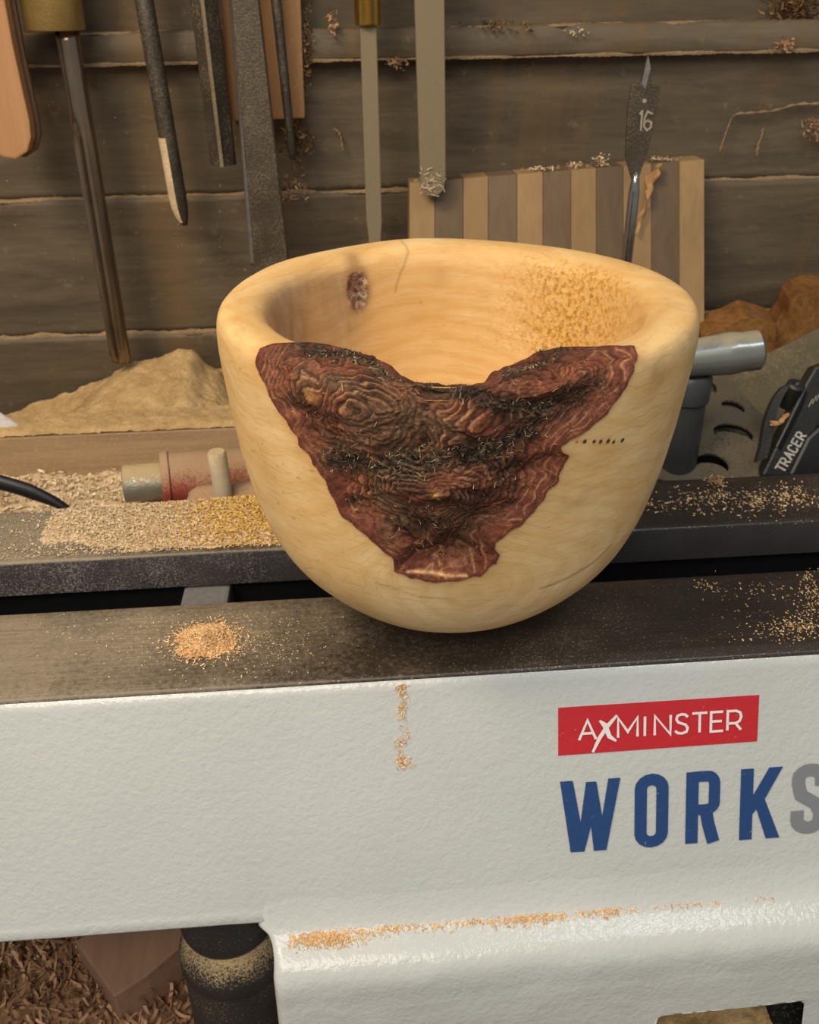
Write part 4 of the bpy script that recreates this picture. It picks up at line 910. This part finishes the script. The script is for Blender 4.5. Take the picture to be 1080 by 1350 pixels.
# ================================================================== RIGHT HAND CLUTTER
# slotted cast plate
mt_iron = dusted('dusty_black_iron', (.024, .023, .020), (.12, .10, .068), .68, 700, rough=.45, metal=.2, up=.6)
sp = empty('slotted_plate', at_y(950, 600, .17)*[1, 1, 0]+[0, 0, SZ], 'dark dusty domed iron plate with three curved slots, right of bowl', 'iron plate')
pz = -.012
n_ = np.array([-.10, -.42, 1]); n_ /= np.linalg.norm(n_); p0 = at_z(960, 575, pz)
def onp(px, py, off=0): return at_plane(px, py, p0, n_)+n_*off
def plate(name, outline, holes, fn, th, mat, parent, step=2.0, dome=None):
    o_ = np.array(outline); X = np.arange(o_[:, 0].min(), o_[:, 0].max()+step, step); Y = np.arange(o_[:, 1].min(), o_[:, 1].max()+step, step); Xg, Yg = np.meshgrid(X, Y)
    k = inpoly(Xg, Yg, outline)
    for h in holes: k &= ~inpoly(Xg, Yg, h)
    idx = grid_faces(len(Y), len(X)); idx = idx[k.ravel()[idx].all(1)]
    used = np.unique(idx); re = np.zeros(k.size, np.int64); re[used] = np.arange(len(used))
    V = np.array([fn(x, y) for x, y in zip(Xg.ravel()[used], Yg.ravel()[used])])
    if dome: V[:, 2] += dome(V)
    o = mesh(name, V, re[idx], mat, parent)
    s = o.modifiers.new('thickness', 'SOLIDIFY'); s.thickness = th; s.offset = 0; return o
def cres(cx, cy, rx, ry, th, sk=0, a0=195, a1=-15, n=14):
    A = [(cx+rx*math.cos(math.radians(a0+(a1-a0)*k/n)), cy-ry*math.sin(math.radians(a0+(a1-a0)*k/n))+sk*math.cos(math.radians(a0+(a1-a0)*k/n))) for k in range(n+1)]
    Bq = [(cx+rx*.93*math.cos(math.radians(a1+(a0-a1)*k/n)), cy+th-ry*.55*math.sin(math.radians(a1+(a0-a1)*k/n))+sk*math.cos(math.radians(a1+(a0-a1)*k/n))) for k in range(n+1)]
    return A+Bq
holes = [cres(937, 616, 23, 15, 5, 3), cres(966, 574, 26, 12, 5, 4), cres(966, 539, 15, 7, 4, 4), [(936, 503), (944, 512), (944, 520), (936, 516)]]
plate('plate', [(850, 632), (875, 600), (890, 572), (902, 540), (915, 510), (935, 495), (955, 497), (975, 520), (1000, 545), (1016, 560), (1018, 600), (1010, 640), (940, 646)], holes, onp, .004, mt_iron, sp, .9)
lathe('hub', at_z(950, 590, pz-.020), (0, 0, 1), [(-.008, .03), (0, .03), (.002, .028)], mt_inner, sp, 32)  # black backing paints in the shade under the slots
box('base', (p0[0]-.045, p0[1]-.025, SZ+.0005), (p0[0]+.028, p0[1]+.03, pz-.026), mt_inner, sp, .003)
# bracket post next to bowl
pb = at_y(900, 560, .168); R = wpx(pb, 52)/2
br = empty('grey_post', (pb[0], .168, SZ), 'short dark grey iron post with collar, behind right side of bowl', 'post')
mt_gp = dusted('dusty_grey_blue_iron', (.036, .037, .038), (.12, .10, .075), .30, 700, rough=.4)
zt = float(at_y(905, 494, .168)[2])
lathe('post', (pb[0], .168, SZ+.001), (0, 0, 1), [(0, 0), (0, R*.98), (zt-SZ-.016, R*.98), (zt-SZ-.016, R*1.1), (zt-SZ-.002, R*1.12), (zt-SZ, R*1.0), (zt-SZ, 0)], mt_gp, br, 40)
# silver grey lever handle
yh = .165; ha = at_y(880, 476, yh); hb = at_y(1005, 461, yh-.004); d = (hb-ha)/np.linalg.norm(hb-ha); R = wpx(ha, 56)/2; Lh = np.linalg.norm(hb-ha)
m = NT('satin_grey_metal'); dn = m.ramp(m.math('ADD', m.math('MULTIPLY', m.up(), .5), m.math('MULTIPLY', m.noise(60, 4, .6), .5)), [(.55, 0), (.70, 1)])
mt_lever = m.done(m.mix(m.math('MULTIPLY', dn, .75), (.25, .26, .235), (.33, .27, .17)), m.math('ADD', .27, m.math('MULTIPLY', dn, .5)), m.math('SUBTRACT', .55, m.math('MULTIPLY', dn, .55)), m.bump(m.noise(300), .1, .0004), .5)
lv = empty('lever_handle', (ha[0], yh, ha[2]-R), 'stubby satin grey metal lever handle pointing right beside bowl', 'lever')
lathe('grip', ha, d, [(0, 0), (0, R*.86), (Lh*.35, R*.90), (Lh*.6, R*.98), (Lh*.68, R*1.0), (Lh*.80, R*.92), (Lh*.90, R*.94), (Lh*.955, R*.93), (Lh*.99, R*.78), (Lh*1.0, R*.5), (Lh*1.0, 0)], mt_lever, lv, 48)
lathe('stem', (ha[0]+.006, yh, zt-.001), (0, 0, 1), [(0, R*.6), (ha[2]-zt, R*.5)], mt_gp, lv, 24)
# broad dusty wheel disc behind
mt_disc = dusted('olive_dusty_disc', (.075, .064, .033), (.17, .135, .078), .55, 500, rough=.8, up=.2, base2=(.12, .10, .055))
nd = np.array([-.32, -.80, .55]); nd /= np.linalg.norm(nd); pd_ = at_y(1020, 510, .225)
def ond(px, py, off=0): return at_plane(px, py, pd_, nd)+nd*off
dpts = [(900, 500), (940, 488), (985, 474), (1010, 466), (1040, 452), (1080, 432), (1150, 395), (1150, 600), (1080, 640), (1005, 640), (930, 600)]
o = prism('dusty_disc', [ond(*p) for p in dpts], nd*-.006, mt_disc, None, .0012); tag(o, 'leaning olive grey panel coated in dust behind black tools, right', 'panel')
# wood chunks
mt_bark_o = granular('raw_orange_wood', (.11, .045, .012), (.20, .088, .026), (.29, .145, .052), 260, .5, 40)
def chunk(name, pts, y, th, label, seedk):
    P = [at_y(px, py, y) for px, py in pts]; bm = bmesh.new(); f = bm.faces.new([bm.verts.new(p) for p in P])
    r = bmesh.ops.extrude_face_region(bm, geom=[f]); bmesh.ops.translate(bm, verts=[v for v in r['geom'] if isinstance(v, bmesh.types.BMVert)], vec=(.006, th, .003))
    bmesh.ops.triangulate(bm, faces=bm.faces); bmesh.ops.subdivide_edges(bm, edges=bm.edges, cuts=3, use_grid_fill=True)
    V = np.array([v.co[:] for v in bm.verts]); D = .0010*np.stack([fbm(V*160, seedk, 4), fbm(V*90+9, seedk+1, 4), fbm(V*90+21, seedk+2, 4)], -1)
    for v, dd in zip(bm.verts, D): v.co += Vector(dd)
    tag(bm_obj(name, bm, mt_bark_o, None, False), label, 'wood piece')
chunk('wood_chunk', [(925, 470), (926, 446), (945, 436), (962, 430), (975, 422), (985, 419), (1005, 424), (1024, 431), (1022, 452), (1010, 500), (930, 520)], .245, .03, 'torn orange wood chunk with ragged edge above the grey lever', 60)
chunk('wood_chunk', [(1014, 448), (1026, 433), (1036, 420), (1044, 400), (1054, 391), (1068, 387), (1085, 385), (1150, 392), (1150, 470), (1080, 500), (1012, 490)], .262, .03, 'rounded orange wood chunk at right edge behind dusty panel', 70)
# black depth gauge and pen holder
mt_blk = dusted('dusty_black_plastic', (.016, .015, .014), (.17, .135, .10), .34, 800, rough=.4, up=.4)
mt_blk2 = plain('black_plastic', (.010, .010, .010), .35)
yt = .150; tn = np.array([-.1, -.93, .35]); tn /= np.linalg.norm(tn); pt0 = at_y(1040, 580, yt)
def ont(px, py, off=0): return at_plane(px, py, pt0, tn)+tn*off
tr = empty('marker_pen', ont(1015, 640), 'black carpenter marker body with white lettering, at right edge', 'marker')
prism('body', [ont(*p) for p in ((1004, 628), (1062, 506), (1075, 484), (1096, 476), (1110, 500), (1046, 630))], tn*-.012, mt_blk, tr, .0015)
prism('cap', [ont(p[0], p[1], .003) for p in ((1036, 628), (1062, 576), (1080, 560), (1110, 560), (1110, 628))], tn*-.012, mt_blk2, tr, .002)
G = {'T': [[(0, 1), (.7, 1)], [(.35, 0), (.35, 1)]], 'R': [[(0, 0), (0, 1), (.45, 1), (.6, .85), (.6, .6), (.45, .46), (0, .46)], [(.3, .46), (.62, 0)]], 'A': [[(0, 0), (.33, 1), (.66, 0)], [(.12, .36), (.54, .36)]],
     'C': [[(.6, .82), (.45, 1), (.15, 1), (0, .8), (0, .2), (.15, 0), (.45, 0), (.6, .18)]], 'E': [[(.58, 0), (0, 0), (0, 1), (.58, 1)], [(0, .52), (.5, .52)]]}
adv = np.array([30.0, -49.0])/57.4; upd = np.array([-12.5, -7.0])/1.15; q = np.array([1033.0, 623.0]); sc_ = 12.5
for ch in 'TRACER':
    paths = [[tuple(q + adv*x*sc_*.85 + upd*y*1.0) for x, y in s_] for s_ in G[ch]]
    pxstrokes('letter', paths, 2.4, lambda a, b: ont(a, b, .0004), plain('white_print_dull', (.42, .40, .36), .6), tr, tn)
    q = q + adv*sc_*.80
for k in range(4): pxstrokes('small_mark', [[(1066+k*5, 536-k*4), (1071+k*5, 526-k*4)]], 1.6, lambda a, b: ont(a, b, .0004), plain('faint_print', (.26, .22, .17), .6), tr, tn)
hk = empty('marker_holster', ont(1000, 625), 'black clip holster with small steel eyelet, left of marker body', 'holster')
hp = catmull([ont(*p, .001) for p in ((1002, 606), (1008, 585), (1013, 555), (1024, 525), (1036, 508))], 8); Wk = wpx(pt0, 15)/2
loft('strap', [ring_at(c, np.array([.9, 0, .43]), tn, [(-Wk, -.003), (-Wk, .002), (Wk, .002), (Wk, -.003)]) for c in hp], mt_blk, hk)
lathe('eyelet', ont(1048, 509, .001), (.1, -.35, .93), [(0, 0), (.001, wpx(pt0, 4)), (.002, wpx(pt0, 5)), (.0022, wpx(pt0, 9)), (.001, wpx(pt0, 12)), (-.014, wpx(pt0, 12))], mt_blk, hk, 28)
o = prism('clip_bar', [ont(*p) for p in ((1030, 600), (1022, 590), (1062, 512), (1070, 518))], tn*-.006, mt_blk2, hk, .001)
# small wood crumb between them
o = curl_ribbon('wood_crumb', [(1018, 560), (1030, 553), (1036, 548)], .003, mt_shav, None, .146, curlr=.001); tag(o, 'pale wood crumb caught between holster and marker', 'wood chip')

# ================================================================== LEFT EDGE: cable and white corner
pts = [at_y(px, py, .128) for px, py in ((-80, 640), (-20, 634), (15, 640), (50, 652), (84, 668), (110, 690))]
Pc = catmull(pts, 10); secs = []
for k, c in enumerate(Pc):
    s = np.interp(k/len(Pc), [0, .55, .8, 1], [1, .95, .5, .25]); w = wpx(c, 22)/2*s; secs.append(ring_at(c, np.array([.25, 0, .97]), YA, [(w*math.cos(2*PI*j/12), .003*math.sin(2*PI*j/12)) for j in range(12)]))
o = loft('power_cable', secs, plain('black_rubber', (.012, .012, .013), .4), None, True); tag(o, 'flat black cable curving down behind the rear rail, left edge', 'cable')
o = prism('paper_corner', [at_y(*p, .222) for p in ((-60, 508), (0, 546), (27, 563), (-60, 567))], (0, .002, 0), plain('white_card', (.62, .60, .58), .7), None); tag(o, 'corner of a white card standing on the batten, left edge', 'card')

# ================================================================== WALL SHAVINGS
def wallcl(name, px, py, sx, sy, n, mat, label, L=(.002, .007), W=(.0004, .0012), y=WY-.006, flat=.25):
    P = np.array([at_y(a, b, y-abs(rng.normal())*.0022) for a, b in zip(rng.normal(px, sx, n), rng.normal(py, sy, n))])
    o = chips(name, P, mat, L, W, up=(0, -1, 0), flat=flat, seg=4, curl=1.4); tag(o, label, 'shavings'); return o
wallcl('shavings_clump', 1048, 14, 14, 12, 420, mt_chip_dark, 'dark brown clump of shavings on the wall at top right corner')
wallcl('shavings_clump', 1036, 60, 7, 3, 40, mt_chip_brown, 'small light chip cluster under the dark top right clump', y=WY-.015)
wallcl('shavings_clump', 396, 186, 10, 16, 150, mt_chip_dark, 'dark stringy shavings and stand-in shadow under the orange wall block', y=WY-.012)  # dark chips also stand in for the shadow under the block
wallcl('shavings_clump', 388, 248, 12, 9, 60, mt_chip_brown, 'loose brown shavings on the wall just above bowl rim', y=WY-.010)
wallcl('shavings_clump', 405, 60, 3, 34, 150, mt_chip_dark, 'ragged dark shavings along right edge of the wall block', (.001, .004), y=WY-.014)
wallcl('shavings_clump', 523, 82, 8, 3, 60, mt_chip_brown, 'few shavings under the trim strip between two hanging tools', (.001, .004), y=WY-.016)
wallcl('shavings_clump', 438, 28, 4, 12, 40, mt_chip_brown, 'light curled chips on the wall left of brass ferrule', (.001, .004), y=WY-.016)
wallcl('shavings_clump', 665, 34, 22, 4, 60, mt_chip_dark, 'thin dark fuzz on the trim strip right of wide scraper', (.001, .004), y=WY-.016)
def strand(name, pts, w, label, y=WY-.006):
    P = catmull([at_y(px, py, y) for px, py in pts], 12); secs = [ring_at(c, np.array([.6, 0, .8]), YA, [(w*(1+.5*math.sin(i*.9))*math.cos(2*PI*j/6), w*.6*math.sin(2*PI*j/6)) for j in range(6)]) for i, c in enumerate(P)]
    tag(loft(name, secs, mt_ledge, None, True), label, 'shaving')
strand('shaving_strand', [(1080, 137), (1050, 138), (1020, 146), (990, 149), (968, 152), (960, 168), (954, 185), (949, 200)], .0011, 'long thin pale shaving strand stuck across wall at right')
strand('shaving_strand', [(1006, 170), (1004, 180), (1000, 190), (998, 204)], .0012, 'short pale shaving strand below the long strand')
strand('shaving_strand', [(440, 170), (446, 174), (450, 184), (452, 198)], .0008, 'tiny curled shaving on wall between two narrow tools')
wallcl('shavings_clump', 1074, 172, 8, 8, 60, mt_chip_brown, 'brown crumbs on wall at right edge under long strand')
wallcl('wall_flecks', 760, 42, 8, 3, 14, mt_chip_pale, 'few flecks on the trim strip above the drill bit', (.001, .003), y=WY-.015)
P = np.array([at_y(a, b, WY-.0052) for a, b in zip(rng.uniform(0, 330, 100), rng.uniform(110, 430, 100))])
o = chips('wall_flecks', P, mt_chip_brown, (.0006, .0018), (.0002, .0005), up=(0, -1, 0), flat=.8, seg=2); tag(o, 'tiny pale flecks clinging to the left part of the wall', 'dust flecks')

# ================================================================== UNDER THE BED
HZ = -.205
o = heap('shavings_bed', -.36, .30, -.16, .20, lambda x, y: HZ+.010*fbm(np.stack([x*14, y*14], -1), 5, 3), granular('brown_shavings_ground', (.16, .085, .04), (.30, .17, .09), (.44, .28, .16), 300, .8), .003, seed=34, amp=.004, f=80)
tag(o, 'bed of brown wood shavings below the lathe bed', 'shavings')
n = 5200; P = np.stack([rng.uniform(-.30, .05, n), rng.uniform(-.15, .04, n)], 1); z = HZ+.010*fbm(P*14, 5, 3)+.004*fbm(P*80, 34, 5, .6)
o = chips('curly_shavings', np.c_[P, z+.001], mt_chip_brown, (.008, .030), (.0006, .0020), seg=10, curl=1.9, flat=.35); tag(o, 'curly brown shavings heaped under the lathe at lower left', 'shavings')
zz = HZ+.022
def ofp(px, py, z=zz): return at_z(px, py, z)
mt_off = wood('pinkish_offcut', (.36, .215, .14), (.26, .145, .09), 1, 8)
P = [ofp(98, 1240), ofp(160, 1205, zz+.004), ofp(262, 1205, zz+.004), ofp(262, 1228), ofp(195, 1285), ofp(150, 1314)]
o = prism('wood_offcut', P, (0, 0, -.024), mt_off, None, .001); tag(o, 'pinkish wedge-shaped wood offcut lying in shavings under the lathe', 'wood piece')
# black ribbed machine foot seen through the opening
bc = at_y(316, 1290, -.040); R = wpx(bc, 122)/2
fx, fy = float(bc[0]), -.040
mt_foot = dusted('dusty_black_rubber', (.022, .021, .022), (.46, .34, .18), .42, 1100, rough=.5, up=1.5, big=.3)
lf_ = empty('ribbed_hose', (fx, fy, HZ-.004), 'black ribbed rubber hose standing upright under lathe, dusted on its rib', 'hose')
za = float(at_y(316, 1268, fy-R)[2]); 
prof = [(zf+.012, R*.90), (za+.008, R*.93), (za+.003, R*.97), (za, R*.93), (za-.0025, R*.84), (za-.0055, R*.95), (za-.014, R*1.10), (za-.021, R*1.12), (za-.0235, R*1.06), (za-.026, R*1.08), (HZ-.004, R*1.10)]
lathe('sleeve', (fx, fy, 0), (0, 0, 1), prof[::-1], mt_foot, lf_, 56)
# black box with sawdust at lower right
bz = float(zo)-.035
bb = empty('black_crate', ((hx0+hx1)/2, -.04, HZ), 'black crate topped with sawdust seen through lower right opening', 'crate')
box('crate_body', (hx0-.02, -.125, HZ), (hx1+.03, .0, bz), mt_blk, bb, .002)
o = heap('crate_sawdust', hx0+.004, hx1-.004, -.120, -.01, lambda x, y: np.where(x > hx0+.012, bz+.003, bz+.0006), mt_sawdust, .0014, parent=bb, seed=5, amp=.0025, f=140)
# dark back of the cabinet and floor below everything
o = box('floor', (-1.2, -1.2, HZ-.03), (1.2, WY+.02, HZ-.012), plain('dark_workshop_floor', (.10, .07, .05), .8), None); o['kind'] = 'structure'

for o in list(COL.objects):
    if o.parent is None and o.name.split('.')[0] in ('bowl_gouge', 'round_scraper', 'square_bar_tool', 'flat_chisel', 'slim_rod_tool', 'parting_tool', 'wide_scraper', 'wooden_paddle'): o['group'] = 'turning tools hanging on the wall'
    if o.parent is None and o.name.split('.')[0] == 'wood_chunk': o['group'] = 'orange wood chunks by the wall'
